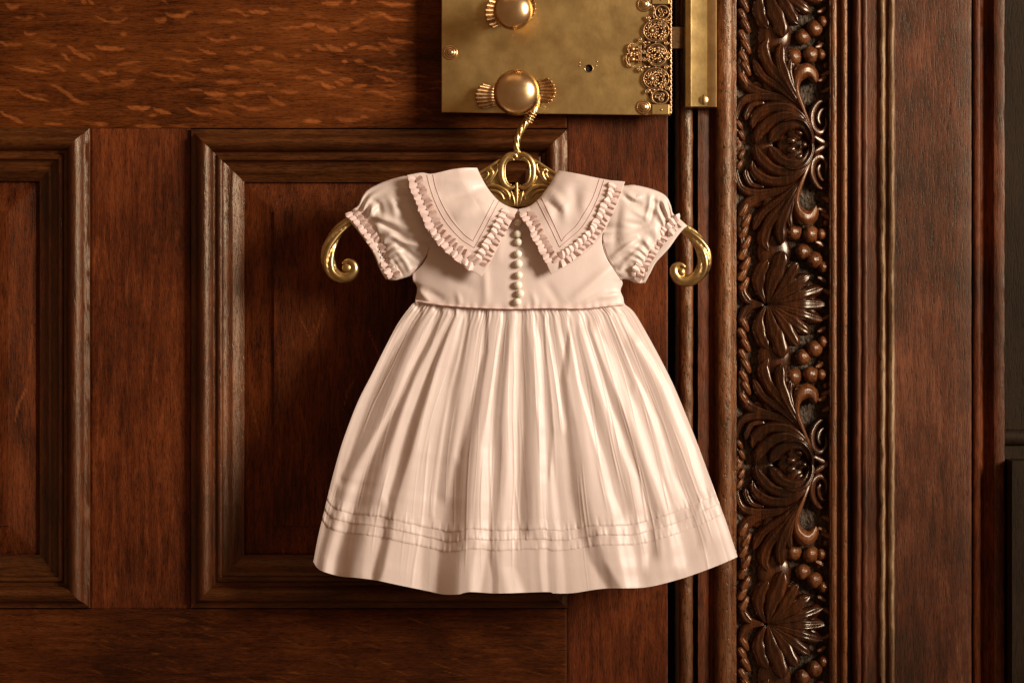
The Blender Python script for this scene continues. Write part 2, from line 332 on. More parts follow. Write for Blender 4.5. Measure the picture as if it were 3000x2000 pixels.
for k in range(230):
    x = random.uniform(-300, 1660); y = random.uniform(YB+4, 2300); l = random.uniform(20, 80); a = random.uniform(0.12, 0.42)*(1 if x > -999 else 1)
    fb.append(([(x, y), (x+l*.5, y+l*.5*a+random.uniform(-2, 2)), (x+l, y+l*a)], random.uniform(1.6, 2.6), random.uniform(.2, .5)))
M['rail_dim'] = wood('oak_rail_dim', 'X', fleck=(0.20, 0.060, 0.012), light=(0.12, 0.030, 0.006), mid=(0.060, 0.013, 0.0025), dark=(0.022, 0.0045, 0.001), rough=0.5, coat=0.02, spec=0.15)  # darker rail oak: the light's falloff towards the bottom is put into its colour
board('bottom_rail', -860, 1661, YB, 2400, M['rail_dim'], flecks=fb)
fs = []
for k in range(60):
    x = random.uniform(268, 560); y = random.uniform(380, 1780); l = random.uniform(20, 90)
    fs.append(([(x, y), (x+random.uniform(-8, 8), y+l)], random.uniform(2, 4), random.uniform(.12, .35)))
board('muntin', 266, 559, YT, YB, M['stile'], flecks=fs)
fs = []
for k in range(60):
    x = random.uniform(1665, 1955); y = random.uniform(0, 2000); l = random.uniform(20, 70)
    fs.append(([(x, y), (x+random.uniform(-5, 5), y+l)], random.uniform(2, 3), random.uniform(.1, .25)))
board('stile', 1661, 1957, -420, 2400, M['stile'], flecks=fs)
board('stile', -1160, -860, -420, 2400, M['stile'])
# joints: nothing but a hairline between boards; a dark core closes them
bv = box(-1150, 1950, -410, 2390, -105, -45); mesh('door_core', bv[0], bv[1], M['dark'], door, smoothed=False)

# moulding profile: (t px from the outer edge, height px)
PROF = [(0, -6), (0.5, 7), (2, 9), (12, 9.5), (14, 12), (15, 14), (17, 14.5), (18, 20), (22, 28), (28, 35), (35, 39.5), (42, 41), (49, 39), (56, 33.5), (62, 25), (66, 16), (67, 10), (71, 8.5), (76, 9), (78, 13), (81, 15), (90, 14.5), (92, 12), (93, 5), (97, 1), (104, -3), (112, -5), (118, -4.5), (122, -5), (126, -8), (134, -14), (142, -18), (150, -20), (153, -21), (154, -30)]
pt = np.array([p[0] for p in PROF]); ph = np.array([p[1] for p in PROF])
def moulding(x0, x1, y0, y1, side, seed):
    n = 60; s = np.linspace(0, 1, n)
    T = pt[None]*np.ones((n, 1)); Hh = ph[None]*np.ones((n, 1)); ss = s[:, None]
    if side == 'left': X = x0+T; Y = (y0+T)+(y1-y0-2*T)*ss
    if side == 'right': X = x1-T; Y = (y0+T)+(y1-y0-2*T)*ss
    if side == 'top': Y = y0+T; X = (x0+T)+(x1-x0-2*T)*ss
    if side == 'bottom': Y = y1-T; X = (x0+T)+(x1-x0-2*T)*ss
    Hh = Hh+0.7*vnoise(X/35+seed, Y/35+T/18, seed)*(T > 1)*(T < 150)
    V = P(X, Y, 0); V[..., 1] = -Hh*S
    F = gridF(V.shape[1], n)
    if side in ('right', 'top'): F = F[:, ::-1]
    return mesh('moulding', V.reshape(-1, 3), F, M['mould_v'] if side in ('left', 'right') else M['mould_h'], door, sharp=50)
for (x0, x1, sd) in ((560, 1663, 1), (-838, 265, 9)):
    for k, side in enumerate(('left', 'right', 'top', 'bottom')): moulding(x0, x1, YT+3 if x0 > 0 else YT, YB-2, side, sd+k)
    # fielded panel: bevel, small step, field
    xi0, xi1, yi0, yi1 = x0+148, x1-148, YT+150, YB-148
    bw = 92
    rings = [(0, -34), (4, -33), (bw, -14), (bw+1.5, -9), (bw+4, -8.5), (bw+60, -8.5)]
    fp = []
    for k in range(26):
        x = random.uniform(xi0, xi1); y = random.uniform(yi0, yi1); l = random.uniform(60, 160); a = random.uniform(-.5, .5)
        fp.append(([(x, y), (x+a*l*.5+random.uniform(-9, 9), y+l*.5), (x+a*l, y+l)], random.uniform(1.6, 3.4), random.uniform(.3, .75)))
    xs = np.unique(np.r_[np.linspace(xi0, xi1, 170), [xi0+bw, xi0+bw+1.5, xi1-bw, xi1-bw-1.5]]); ys = np.unique(np.r_[np.linspace(yi0, yi1, 200), [yi0+bw, yi0+bw+1.5, yi1-bw, yi1-bw-1.5]])
    X, Y = np.meshgrid(xs, ys); e = np.minimum.reduce([X-xi0, xi1-X, Y-yi0, yi1-Y])
    H = np.interp(e, [r[0] for r in rings], [r[1] for r in rings])+0.8*vnoise(X/150, Y/150, 5)
    V = P(X, Y, 0); V[..., 1] = -H*S
    grid('panel', V, M['panel'], door, attrs={'fleck': fleck_field(X, Y, fp)}, sharp=8)

# ------------------------------------------------------------------ lock on the door
lock = mesh('rim_lock', *box(1298, 1960, -328, 326, 2, 60), M['iron'], door, smoothed=False)
PD = 66.0   # depth of the plate's front face
def plate_mesh():
    bm = bmesh.new(); k = (D-PD*S)/D
    def add(pts): 
        vs = [bm.verts.new(((x-1500)*S*k, 0, (1000-y)*S*k)) for x, y in pts]
        return [bm.edges.new((vs[i], vs[(i+1) % len(vs)])) for i in range(len(vs))]
    E = add([(1294, -330), (1964, -330), (1964, 338), (1294, 329)])
    E += add([(1725+11*cos(a), 201+11*sin(a)) for a in np.linspace(0, 2*pi, 28, endpoint=False)])
    r = bmesh.ops.triangle_fill(bm, edges=E, use_beauty=True)
    g = bmesh.ops.extrude_face_region(bm, geom=[f for f in bm.faces])
    vs = [v for v in g['geom'] if isinstance(v, bmesh.types.BMVert)]
    for v in vs: v.co.y = 0
    for v in bm.verts: v.co.y = -(PD-5)*S
    for v in vs: v.co.y = -PD*S
    bmesh.ops.recalc_face_normals(bm, faces=bm.faces)
    ed = [e for e in bm.edges if len(e.link_faces) == 2 and e.calc_face_angle() > 1 and abs(e.verts[0].co.y+PD*S) < 1e-6 and abs(e.verts[1].co.y+PD*S) < 1e-6]
    bmesh.ops.bevel(bm, geom=ed, offset=1.6*S, segments=2, affect='EDGES')
    bm.verts.index_update()
    V = np.array([v.co[:] for v in bm.verts]); F = [tuple(v.index for v in f.verts) for f in bm.faces]; bm.free(); return V, F
V, F = plate_mesh(); mesh('lock_plate', V, F, M['plate'], lock, smoothed=False)
KPROF = [(30, 0), (31, 4), (26, 8), (20, 14), (17, 24), (17, 78), (22, 86), (34, 92)]
def knob(cx, cy, r, name='knob'):
    prof = [(a, b) for a, b in KPROF]
    for t in np.linspace(0.12, 1, 26):
        a = pi*t; prof.append((r*sin(a*0.5+pi*0.5*0.0) if False else r*sin(pi*(0.18+0.82*(1-t)) ) if False else r*math.sin(pi*(1-t*0.999)*1.0)**0.92 if t > .5 else r*math.sin(pi*t)**0.92, 92+ r*0.62*(1-cos(pi*t))))
    V, F = lathe(cx, cy, prof, 64, PD); mesh(name, V, F, M['knob'], lock, sharp=60)
knob(1513, 267, 68); knob(1503, 26, 58)
def fan(cx, cy, r0, r1, a0, a1, d0, d1, nr=7, lift=8):
    """ribbed shell spreading away from (cx,cy)"""
    nu, nv = 57, 16; u = np.linspace(0, 1, nu)[None]; v = np.linspace(0, 1, nv)[:, None]
    A = R(a0)+(R(a1)-R(a0))*u; rr = r0+(r1-r0)*v+3.0*np.cos(u*nr*2*pi)*v**2
    rr = rr*(1-0.10*(2*u-1)**2*v)
    X = cx+rr*np.cos(A)*1.0; Y = cy+rr*np.sin(A)*1.0
    X = X+0*Y; H = d0+(d1-d0)*v**1.4+lift*0.5*np.cos(u*nr*2*pi)*(0.15+0.85*v)+4*np.exp(-((v-.35)/.08)**2)
    V = P(X, Y, PD+H)
    o = grid('shell_wing', V, M['orn'], lock); solid(o, 0.0012, -1); return o
fan(1560, 284, 96, 167, 166, 195, 4, 20); fan(1460, 268, 100, 166, -15, 14, 4, 20)
fan(1560, 36, 90, 138, 158, 200, 4, 16); fan(1448, 18, 80, 120, -24, 26, 4, 16)
def bolt(cx, cy, r):
    V, F = lathe(cx, cy, [(r, 0), (r, 1.5), (r*.93, 4), (r*.84, 4.6), (r*.76, 4.2), (r*.74, 3.6), (r*.70, 6), (r*.60, 8), (r*.50, 8.2), (r*.46, 7), (r*.42, 7), (r*.40, 10), (r*.33, 12), (r*.12, 12.6)], 40, PD)
    mesh('bolt', V, F, M['knob'], lock, sharp=50)
for c in ((1319, 153, 22), (1888, 12, 22), (1886, 313, 22)): bolt(*c)
a = np.linspace(0, 2*pi, 30); V, F = lathe(1725, 201, [(12.5, 0.2), (12.4, 0.4)], 24, 60); mesh('keyhole_dark_disc', V, F, M['dark'], lock, smoothed=False)  # near-black disc behind the hole; the depth's shade is put in as colour
V, F = tube(P(1725+12*np.cos(a), 201+12*np.sin(a), PD), 1.3*S, 8); mesh('keyhole_rim', V, F, M['knob'], lock)
# pin marks around the key hole
for x, y in ((1698, 184), (1698, 194), (1749, 181), (1747, 193)):
    V, F = sphere(x, y, PD, 2.6, rd=2.2, seg=8, ring=6); mesh('pin', V, F, M['plate'], lock)
# cast openwork ornament on the lock's right edge
Z = lambda x, y: (1800+x*0.2232, y*0.2232)
orn = []
def ot(pts, r=2.4, d=7, n=None, closed=False):
    q = catmull([Z(*p) for p in pts], n or max(8, len(pts)*7)); 
    orn.append(tube(P(q[:, 0], q[:, 1], PD+d+1.2*np.sin(np.arange(len(q))*.9)), r*S*(1-0.25*np.cos(np.linspace(0, 2*pi, len(q)))*0), 7, flat=1.0, closed=False))
def circ(cx, cy, rx, ry=None, r=2.4, d=8, a0=0, a1=360, n=40):
    ry = ry or rx; a = np.radians(np.linspace(a0, a1, n)); x, y = Z(cx+rx*np.cos(a), cy+ry*np.sin(a))
    orn.append(tube(P(x, y, PD+d), r*S, 8))
def spir(cx, cy, r0, a0, turns=1.3, r=2.0, d=8, sg=1, r1=8):
    n = 22; t = np.linspace(0, 1, n); a = R(a0)+sg*2*pi*turns*t; rr = r0+(r1-r0)*t; x, y = Z(cx+rr*np.cos(a), cy+rr*np.sin(a))
    orn.append(tube(P(x, y, PD+d+2*t), r*S*(1-.2*t), 7)); orn.append(sphere(x[-1], y[-1], PD+d+2, 2.6, seg=8, ring=6))
def ball(x, y, r, d=8, ry=None): a, b = Z(x, y); orn.append(sphere(a, b, PD+d, r, ry, seg=10, ring=7))
circ(625, 165, 95, 90); 
for a in (0, 120, 240): spir(625+38*cos(R(a)), 165+38*sin(R(a)), 42, a+180, 0.9, 2.0); 
ball(625, 160, 3.5)
for cy in (405, 1035):
    circ(548, cy, 165, 142, 2.1, 8); circ(548, cy, 140, 120, 1.3, 6, 20, 340)
    for q in range(9): spir(548+105*cos(q*.7+.3), cy+90*sin(q*.7+.3), 20, q*70, 1.0, 1.5, 7, 1 if q % 2 else -1, 4)
    fx = 490
    for k in range(13):
        a = 2*pi*k/13; x0, y0 = fx+38*cos(a), cy+38*sin(a); x1, y1 = fx+82*cos(a+.25), cy+82*sin(a+.25)
        ot([(x0, y0), ((x0+x1)/2+6*sin(a), (y0+y1)/2), (x1, y1)], 2.3, 9, 6); ball(x1, y1, 2.9, 10)
    ball(fx, cy, 7.5, 10, 9 if cy > 800 else 7.5)
    for q, (x, y) in enumerate(((640, cy-70), (655, cy+5), (630, cy+78), (600, cy-105), (605, cy+108))): spir(x, y, 34, 40*q, 1.1, 1.9, 8, 1 if q % 2 else -1)
    ot([(560, cy-95), (610, cy-30), (690, cy-70)], 2.2); ot([(560, cy+80), (620, cy+40), (690, cy+70)], 2.2)
circ(600, 1275, 108, 92); 
for a in (60, 180, 300): spir(600+38*cos(R(a)), 1275+34*sin(R(a)), 42, a+180, 0.9, 2.0, sg=-1)
circ(555, 722, 132, 146, 2.2, 9); circ(555, 722, 112, 126, 1.3, 7)
# interlaced script cipher in the oval
ot([(435, 690), (430, 650), (470, 628), (505, 655), (480, 695), (440, 690), (470, 655), (520, 665), (640, 690)], 2.2, 10)
ot([(505, 655), (560, 625), (620, 640), (560, 655), (520, 668), (600, 672), (650, 640)], 2.0, 10)
ot([(440, 755), (470, 725), (520, 730), (560, 690), (620, 715), (660, 700)], 2.2, 11)
ot([(500, 722), (555, 770), (600, 720), (640, 760), (680, 795)], 2.2, 10)
ot([(510, 790), (480, 825), (440, 800), (445, 765), (480, 750), (515, 780), (570, 770), (610, 800), (560, 830)], 2.2, 10)
ot([(600, 640), (650, 660), (640, 700), (600, 740), (590, 790)], 2.0, 10)
for cy in (680, 775): spir(385, cy, 32, 0, 1.3, 2.2, 8)
# side scrolls
for x, y, a, s_ in ((440, 230, 0, 1), (335, 520, 90, 1), (335, 915, 270, -1), (430, 1205, 0, -1), (680, 560, 0, 1), (680, 890, 0, -1), (700, 270, 60, 1), (690, 1165, 60, -1), (690, 690, 0, 1), (690, 770, 0, -1)): spir(x, y, 34, a, 1.2, 2.2, 8, s_)
for p in ([(495, 75), (520, 110), (510, 200), (525, 255)], [(440, 265), (480, 290), (430, 330)], [(380, 560), (400, 600), (395, 640)], [(400, 870), (370, 890), (350, 950)], [(430, 1170), (480, 1200), (500, 1330)], [(385, 555), (470, 560)], [(385, 885), (470, 880)], [(540, 545), (540, 590)], [(540, 860), (540, 905)], [(530, 250), (600, 250), (660, 270)], [(500, 1185), (580, 1180), (650, 1190)]): ot(p, 2.4, 8)
# crown lying on its side
cr = catmull([(265, 580), (205, 580), (172, 640), (190, 700), (160, 720), (150, 760), (165, 830), (215, 870), (262, 868)], 26)
for x, y in cr: ball(x, y, 2.7, 9)
for k in range(12): ball(345, 610+k*19, 2.8, 9); ball(318, 612+k*19, 2.2, 8)
ot([(330, 600), (325, 720), (330, 830)], 4.5, 5)
ball(240, 645, 9, 7, 8); ball(240, 780, 9, 7, 8); ball(165, 712, 3.4, 11); ball(290, 645, 4, 9); ball(290, 720, 5, 9); ball(290, 790, 4, 9)
ot([(300, 690), (250, 712), (180, 712)], 3, 9); ot([(205, 600), (190, 650), (205, 690), (300, 700)], 2.2, 8); ot([(205, 860), (185, 800), (205, 740), (300, 735)], 2.2, 8)
V, F = join(orn); mesh('openwork_ornament', V, F, M['orn'], lock)
bk = [Z(500, 60), Z(745, 60), Z(725, 1370), Z(490, 1370), Z(420, 1180), Z(385, 1030), Z(400, 900), Z(350, 800), Z(350, 640), Z(395, 520), Z(390, 400), Z(440, 280), Z(520, 200)]
VV = [P(x, y, PD+1.6) for x, y in bk]; mesh('ornament_backing', VV, [tuple(range(len(bk)))[::-1]], M['patina'], lock, smoothed=False)
for (y0, y1) in ((-60, 13), (306, 336)):
    V, F = box(1910, 1961, y0, y1, PD-1, PD+9, 2); mesh('end_block', V, F, M['plate'], lock, smoothed=False)
    V, F = sphere(1938, y1-14 if y0 > 0 else 0, PD+9, 3.4, seg=10, ring=6); mesh('pin', V, F, M['knob'], lock)
y = np.linspace(-60, 334, 240); V, F = tube(P(1965+0*y, y, PD+5), 3.6*S, 10, lambda s, t: 1+0.3*np.cos(2*t+s*2*pi*26)); mesh('rope_edge', V, F, M['orn'], lock)
V, F = box(1962, 2000, 80, 142, 10, 44); mesh('latch_bolt', V, F, M['patina'], lock, smoothed=False)

# ------------------------------------------------------------------ door frame
frame = empty('door_frame', tuple(P(2350, 2400, 0)), 'dark carved wooden door frame with foliage band right of the door', 'door frame')
def strip(name, pts, mat, sharp=45, n=90, rough=0.5, seed=0, y0=-420, y1=2400, parent=None, label=None):
    """vertical moulding: pts = (px x, height px)"""
    q = np.array(pts, float); ys = np.linspace(y0, y1, n); X = q[None, :, 0]+0*ys[:, None]; Y = ys[:, None]+0*X
    H = q[None, :, 1]+rough*vnoise(X/9+seed, Y/30, seed+2); X2 = X+rough*0.8*vnoise(Y/25, X*0+seed, seed+5)
    V = P(X2, Y, 0); V[..., 1] = -H*S
    return grid(name, V, mat, parent or frame, sharp=sharp, label=label)
def roundp(x0, x1, h0, h, n=14, h1=None):
    h1 = h0 if h1 is None else h1
    t = np.linspace(0, pi, n); return [((x0+x1)/2-(x1-x0)/2*cos(a), h0+(h1-h0)*(1-cos(a))/2+h*sin(a)) for a in t]
bvx = box(1950, 2000, -410, 2390, -300, -130); mesh('gap_back', *bvx, M['dark'], frame, smoothed=False)
strip('stop_bead', [(1986, -130), (1986, -14)]+roundp(1990, 2031, -12, 15)+[(2032, -60)], M['bead'], n=260, rough=1.3, seed=1)
strip('groove', [(2031, -45), (2043, -45), (2044, -4)], M['dark'], seed=2)
strip('reveal', [(2043.5, -30), (2043.5, -10), (2046, -7), (2052, -9), (2078, -10), (2080, -12), (2082, -10), (2094, -12), (2096, -30)], M['stile'], n=200, rough=0.8, seed=3)
strip('round_moulding', [(2094, -30), (2094, 0)]+roundp(2096, 2146, 2, 17, h1=4)+[(2150, 4), (2157, 3), (2158, -14)], M['bead'], n=260, rough=1.1, seed=4)
# right of the carving
strip('ridge_moulding', [(2430, -22), (2431, 6)]+roundp(2433, 2451, 5, 6)+[(2452, -16), (2463, -16), (2464, 4)]+roundp(2465, 2482, 4, 7)+[(2483, -60), (2500, -60)], M['bead'], n=200, rough=0.7, seed=6)
strip('casing_moulding', [(2499, -45), (2500, 4)]+roundp(2501, 2522, 8, 12)+roundp(2523, 2543, 6, 10)+[(2544, 1), (2570, 0), (2575, 6), (2580, 11), (2592, 6), (2595, 2), (2601, 4), (2606, 9), (2616, 7), (2621, 0), (2624, -2)], M['frame'], n=240, rough=0.9, seed=7)
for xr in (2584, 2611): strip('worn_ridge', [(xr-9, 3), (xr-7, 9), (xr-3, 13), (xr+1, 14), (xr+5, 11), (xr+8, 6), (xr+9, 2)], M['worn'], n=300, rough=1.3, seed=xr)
strip('casing_board', [(2623, -2), (2700, -2.5), (2780, -2), (2838, -2), (2846, -4), (2849, -14)], M['frame'], n=160, rough=0.7, seed=8)
strip('quirk_moulding', [(2848, -30), (2853, -30), (2854, -14)]+roundp(2855, 2876, -15, 5)+[(2878, -26), (2890, -34), (2902, -30), (2908, -18), (2913, -14)], M['stile'], n=160, rough=0.6, seed=9)
strip('edge_band', [(2912, -30), (2913, -6), (2918, -4), (2940, -4), (2944, -6), (2946, -12), (2946, -200)], M['frame'], n=220, rough=0.9, seed=10)
bvx = box(2040, 2920, -410, 2390, -200, -62); mesh('frame_core', *bvx, M['dark'], frame, smoothed=False)
# strike box
k1 = strip('lock_keeper', [(1998, 2), (1998, 46), (2004, 58), (2012, 62), (2017, 66), (2019, 67), (2021, 66.5), (2066, 66), (2067, 64), (2067.5, 40)], M['plate'], n=60, rough=0.25, y0=-330, y1=319, seed=11, sharp=30)
strip('keeper_lip', [(2067, 50), (2069, 55), (2072, 56), (2092, 55.5), (2095, 53), (2095, 0)], M['plate_old'], n=60, rough=0.25, y0=-330, y1=319, seed=12, sharp=30, parent=frame)
VV = [P(x, 319, 0)*np.array([1, 0, 1])-np.array([0, h*S, 0]) for x, h in [(1998, 2), (1998, 46), (2004, 58), (2012, 62), (2017, 66), (2068, 66), (2069, 56), (2072, 50), (2095, 49), (2095, 2)]]
mesh('keeper_end', VV, [tuple(range(len(VV)))], M['plate'], k1, smoothed=False)
def slot_screw(cx, cy, r, d, ang):
    V, F = lathe(cx, cy, [(r*1.06, -2), (r*1.06, 1), (r, 2.5)]+[(r*cos(t), 2.5+r*0.42*sin(t)) for t in np.linspace(0.1, 1.5, 8)], 36, d)
    s_ = mesh('screw', V, F, M['plate'], k1)
    c, s = cos(ang), sin(ang); q = []
    for (a, b) in ((-r*.96, -1.6), (r*.96, -1.6), (r*.96, 1.6), (-r*.96, 1.6)): q.append((cx+a*c-b*s, cy+a*s+b*c))
    t = np.linspace(-0.93, 0.93, 14)*r; hh = 2.6+r*0.42*np.sqrt(1-(t/r)**2)
    V, F = tube(P(cx+t*c, cy+t*s, d+hh), 1.7*S, 6, flat=0.35); mesh('slot_dark_bar', V, F, M['dark'], s_)  # dark bar raised on the dome; its colour stands in for slot shade
slot_screw(2060, 293, 17, 60, pi/2); slot_screw(2060, -14, 17, 60, 0.4)

# ---- carved band
GD = -34.0     # ground level of the carving
xs = np.linspace(2152, 2433, 110); ys = np.linspace(-420, 2400, 1000); X, Y = np.meshgrid(xs, ys)
H = GD+2.6*vnoise(X/4.0, Y/6.5, 21)+1.6*vnoise(X/9, Y/14, 22)+26*(1-smooth(X, 2152, 2164))+10*smooth(X, 2424, 2434)
V = P(X, Y, 0); V[..., 1] = -H*S; band = grid('carving_ground', V, M['ground'], frame)
def macro(X):
    """the leaves are cupped: they rise towards a crest right of the middle, then fall to the edge"""
    return 40*smooth(X, 2196, 2338)-34*smooth(X, 2346, 2428)
def lobe(pts, w0, w1, hgt=16, base=None, tip=9, groove=0.5, n=26, m=11, mirror=None, dy=0, wm=None, vein=0.2):
    """a carved leaf lobe: domed strip along a path, widths start/mid/end"""
    q = catmull(pts, n); T = np.gradient(q, axis=0); T /= np.linalg.norm(T, axis=1)[:, None]+1e-9; Nn = np.stack([-T[:, 1], T[:, 0]], 1)
    s = np.linspace(0, 1, n); wm = wm if wm is not None else max(w0, w1)*1.15
    wd = np.interp(s, [0, 0.5, 0.82, 1], [w0, wm, w1*1.15, w1])*np.sqrt(np.clip(1-np.clip((s-0.80)/0.2, 0, 1)**2, 0.004, 1))
    wd = wd*(1+0.05*np.sin(s*19+len(pts)))
    c = np.linspace(-1, 1, m); wd = wd*1.42
    X = q[:, None, 0]+Nn[:, None, 0]*wd[:, None]*c; Y = q[:, None, 1]+Nn[:, None, 1]*wd[:, None]*c
    dome = np.sqrt(np.clip(1-c**2, 0, 1))[None]
    g = 1-vein*np.exp(-(c/0.22)**2)-0.16*np.exp(-((np.abs(c)-0.55)/0.12)**2)*groove
    H = (GD-3 if base is None else base)+(hgt*(0.55+0.45*np.sin(pi*s)**.5)+tip*s**3)[:, None]*dome*g+3*dome
    H = H+macro(X)
    X = np.clip(X, 2156, 2436)
    Y = Y+dy
    if mirror is not None: Y = 2*mirror-Y
    V = P(X, Y, 0); V[..., 1] = -H*S
    f = gridF(m, n)
    return V.reshape(-1, 3), f.tolist()
LEAF1 = [  # rosette's wrapping acanthus (y up to the mirror line 423)
 ([(2374, 402), (2356, 342), (2310, 298), (2240, 281), (2180, 292), (2162, 330), (2164, 350)], 5, 9, 16, 14),
 ([(2374, 400), (2352, 348), (2304, 318), (2250, 318), (2212, 346), (2206, 376)], 5, 13, 26, 16),
 ([(2374, 405), (2352, 362), (2308, 342), (2262, 352), (2226, 388), (2216, 420)], 5, 14, 30, 17),
 ([(2374, 412), (2354, 374), (2318, 364), (2280, 380), (2254, 418)], 5, 14, 28, 16),
 ([(2376, 440), (2378, 400), (2356, 362), (2322, 350), (2290, 358)], 4, 5, 40, 7),
 ([(2240, 300), (2206, 306), (2190, 330), (2186, 352)], 5, 8, 22, 9),
 ([(2162, 360), (2160, 392), (2164, 430)], 5, 5, 14, 6)]
LEAF2 = [  # spray below the berries
 ([(2346, 322), (2290, 286), (2225, 268), (2182, 238), (2172, 186), (2178, 130), (2168, 100)], 5, 8, 18, 15),
 ([(2343, 315), (2290, 266), (2236, 222), (2208, 172)], 4, 11, 26, 13),
 ([(2342, 312), (2298, 250), (2252, 190), (2238, 140), (2252, 112)], 5, 14, 32, 18),
 ([(2340, 306), (2304, 240), (2284, 180), (2288, 128)], 5, 13, 36, 17),
 ([(2342, 312), (2320, 262), (2308, 210), (2314, 176)], 4, 9, 30, 10)]
EDGE = []
for k, (x, y) in enumerate([(2178, 232), (2186, 200), (2178, 168), (2186, 136), (2176, 106), (2184, 74), (2174, 44), (2180, 14)]):
    EDGE.append(([(x+14, y+20), (x+4, y+2), (x-9, y-20)], 5, 9, 26, 10))
for k, (x, y) in enumerate([(2168, 366), (2174, 396), (2166, 420)]): EDGE.append(([(x+9, y+13), (x+1, y), (x-8, y-14)], 4, 6, 22, 8))
for k, (x, y) in enumerate([(2412, 232), (2424, 264), (2410, 30), (2422, -6), (2404, 134), (2422, 216)]): EDGE.append(([(x-14, y+4), (x, y), (x+12, y-9)], 3, 6, 10, 7))
HOOK = ([(2374, 374), (2350, 322), (2330, 270), (2334, 228), (2360, 208), (2382, 218), (2390, 244)], 4, 15, 30, 9)
SCR = [([(2430, 296), (2402, 298), (2381, 332), (2384, 372), (2406, 388), (2424, 368), (2420, 340)], 5, 6, 14, 9), ([(2430, 316), (2408, 322), (2398, 346), (2404, 366)], 4, 5, 18, 6), ([(2384, 398), (2404, 410), (2430, 423)], 5, 7, 18, 9)]
FAN = [  # from the stem at y=-45 downwards
 ([(2250, -44), (2300, -43), (2366, -40), (2424, -45)], 4, 9, 20, 9), ([(2256, -43), (2306, -30), (2366, -12), (2412, 2)], 4, 12, 24, 14),
 ([(2256, -42), (2300, -12), (2340, 18), (2372, 40)], 4, 13, 28, 16),
 ([(2254, -42), (2286, -2), (2314, 46), (2334, 76)], 4, 14, 30, 19), ([(2250, -42), (2260, 12), (2280, 66), (2292, 112)], 5, 17, 32, 24),
 ([(2244, -42), (2226, 0), (2230, 46), (2250, 84)], 5, 14, 28, 18),
 ([(2238, -44), (2200, -38), (2180, -14), (2176, 16)], 5, 10, 22, 12)]
BODY = [(2268, 108, 50, 60, 22, 0.0), (2240, 400, 40, 40, 14, 0), (2272, 40, 44, 74, 20, 0.0), (2284, 210, 40, 74, 18, 0.5), (2268, 350, 52, 46, 16, 0.2), (2330, 380, 30, 40, 18, 0), (2230, 255, 30, 18, 12, .3), (2350, -20, 50, 26, 10, .3)]
BERRY = [(2352, 108, 24, 28), (2387, 84, 25, 30), (2413, 64, 19, 26), (2326, 166, 25, 30), (2376, 160, 25, 30), (2408, 160, 18, 26), (2421, 192, 11, 16), (2340, 202, 15, 20), (2402, 126, 9, 12)]
ROS = [(2341, 388, 17, 11, 0.5), (2318, 412, 17, 12, 0.1), (2318, 438, 17, 12, -0.3), (2341, 460, 17, 11, -0.7)]
def motif_unit(c, name_suffix=''):
    """c = y of the rosette"""
    off = c-423
    for sgn in (1, -1):
        mir = None if sgn == 1 else c
        def L_(defs, **k): return [lobe(p, w0, w1, hgt=h, wm=wm, mirror=mir, dy=off, **k) for p, w0, w1, h, wm in defs]
        for nm, defs in (('acanthus_leaf', LEAF1), ('leaf_spray', LEAF2), ('fan_leaf', FAN)):
            V, F = join(L_(defs)); mesh(nm, V, F, M['carve'], frame)
        V, F = join([lobe(HOOK[0], HOOK[1], HOOK[2], hgt=HOOK[3], wm=HOOK[4], mirror=mir, dy=off, vein=0.1)]); mesh('hooked_stem', V, F, M['berry'], frame)
        V, F = join(L_(SCR, vein=0.1)); mesh('scroll', V, F, M['carve'], frame)
        V, F = join(L_(EDGE, vein=0.15)); mesh('edge_leaf', V, F, M['berry'], frame)  # lighter wood on the edge lobes puts their bright accents into the colour
        bd = []
        for x, y, rx, ry, h, ro_ in BODY:
            yy = y+off; yy = yy if sgn == 1 else 2*c-yy
            bd.append(sphere(x, yy, GD-3+float(macro(x))*.8, rx, ry, h, seg=22, ring=12, rot=ro_*sgn))
        V, F = join(bd); mesh('leaf_body', V, F, M['carve'], frame)
        for x, y, r, h in BERRY:
            yy = y+off; yy = yy if sgn == 1 else 2*c-yy
            V, F = sphere(x, yy, GD+h*.45, r, r*1.0, h*.95, seg=40, ring=14)
            dd = np.hypot(V[:, 0]-P(x-r*.2, yy, 0)[0], 0)
            a = np.arctan2(V[:, 2]-P(x, yy, 0)[2], V[:, 0]-P(x+r*.3, yy, 0)[0]); V[:, 1] += 4.0*S*np.abs(np.sin(a*5.5))**.6*smooth(V[:, 0], P(x-r*.2, yy, 0)[0], P(x+r*.4, yy, 0)[0]); V[:, 0] += 0.8*S*vnoise(V[:, 2]/S/9, V[:, 0]/S/9, int(x))
            mesh('berry', V, F, M['berry'], frame)
    for x, y, rx, ry, ro in ROS:
        V, F = sphere(x, y+off, GD+38, rx, ry, 14, seg=18, ring=10, rot=ro); mesh('petal', V, F, M['carve'], frame)
    V, F = sphere(2356, 424+off, GD+54, 9, seg=16, ring=10); mesh('flower_centre', V, F, M['carve'], frame)
    V, F = sphere(2322, 424+off, GD+22, 46, 50, 14, seg=24, ring=10); mesh('flower_cup', V, F, M['carve'], frame)
for c in (-514, 423, 1360, 2297): motif_unit(c)

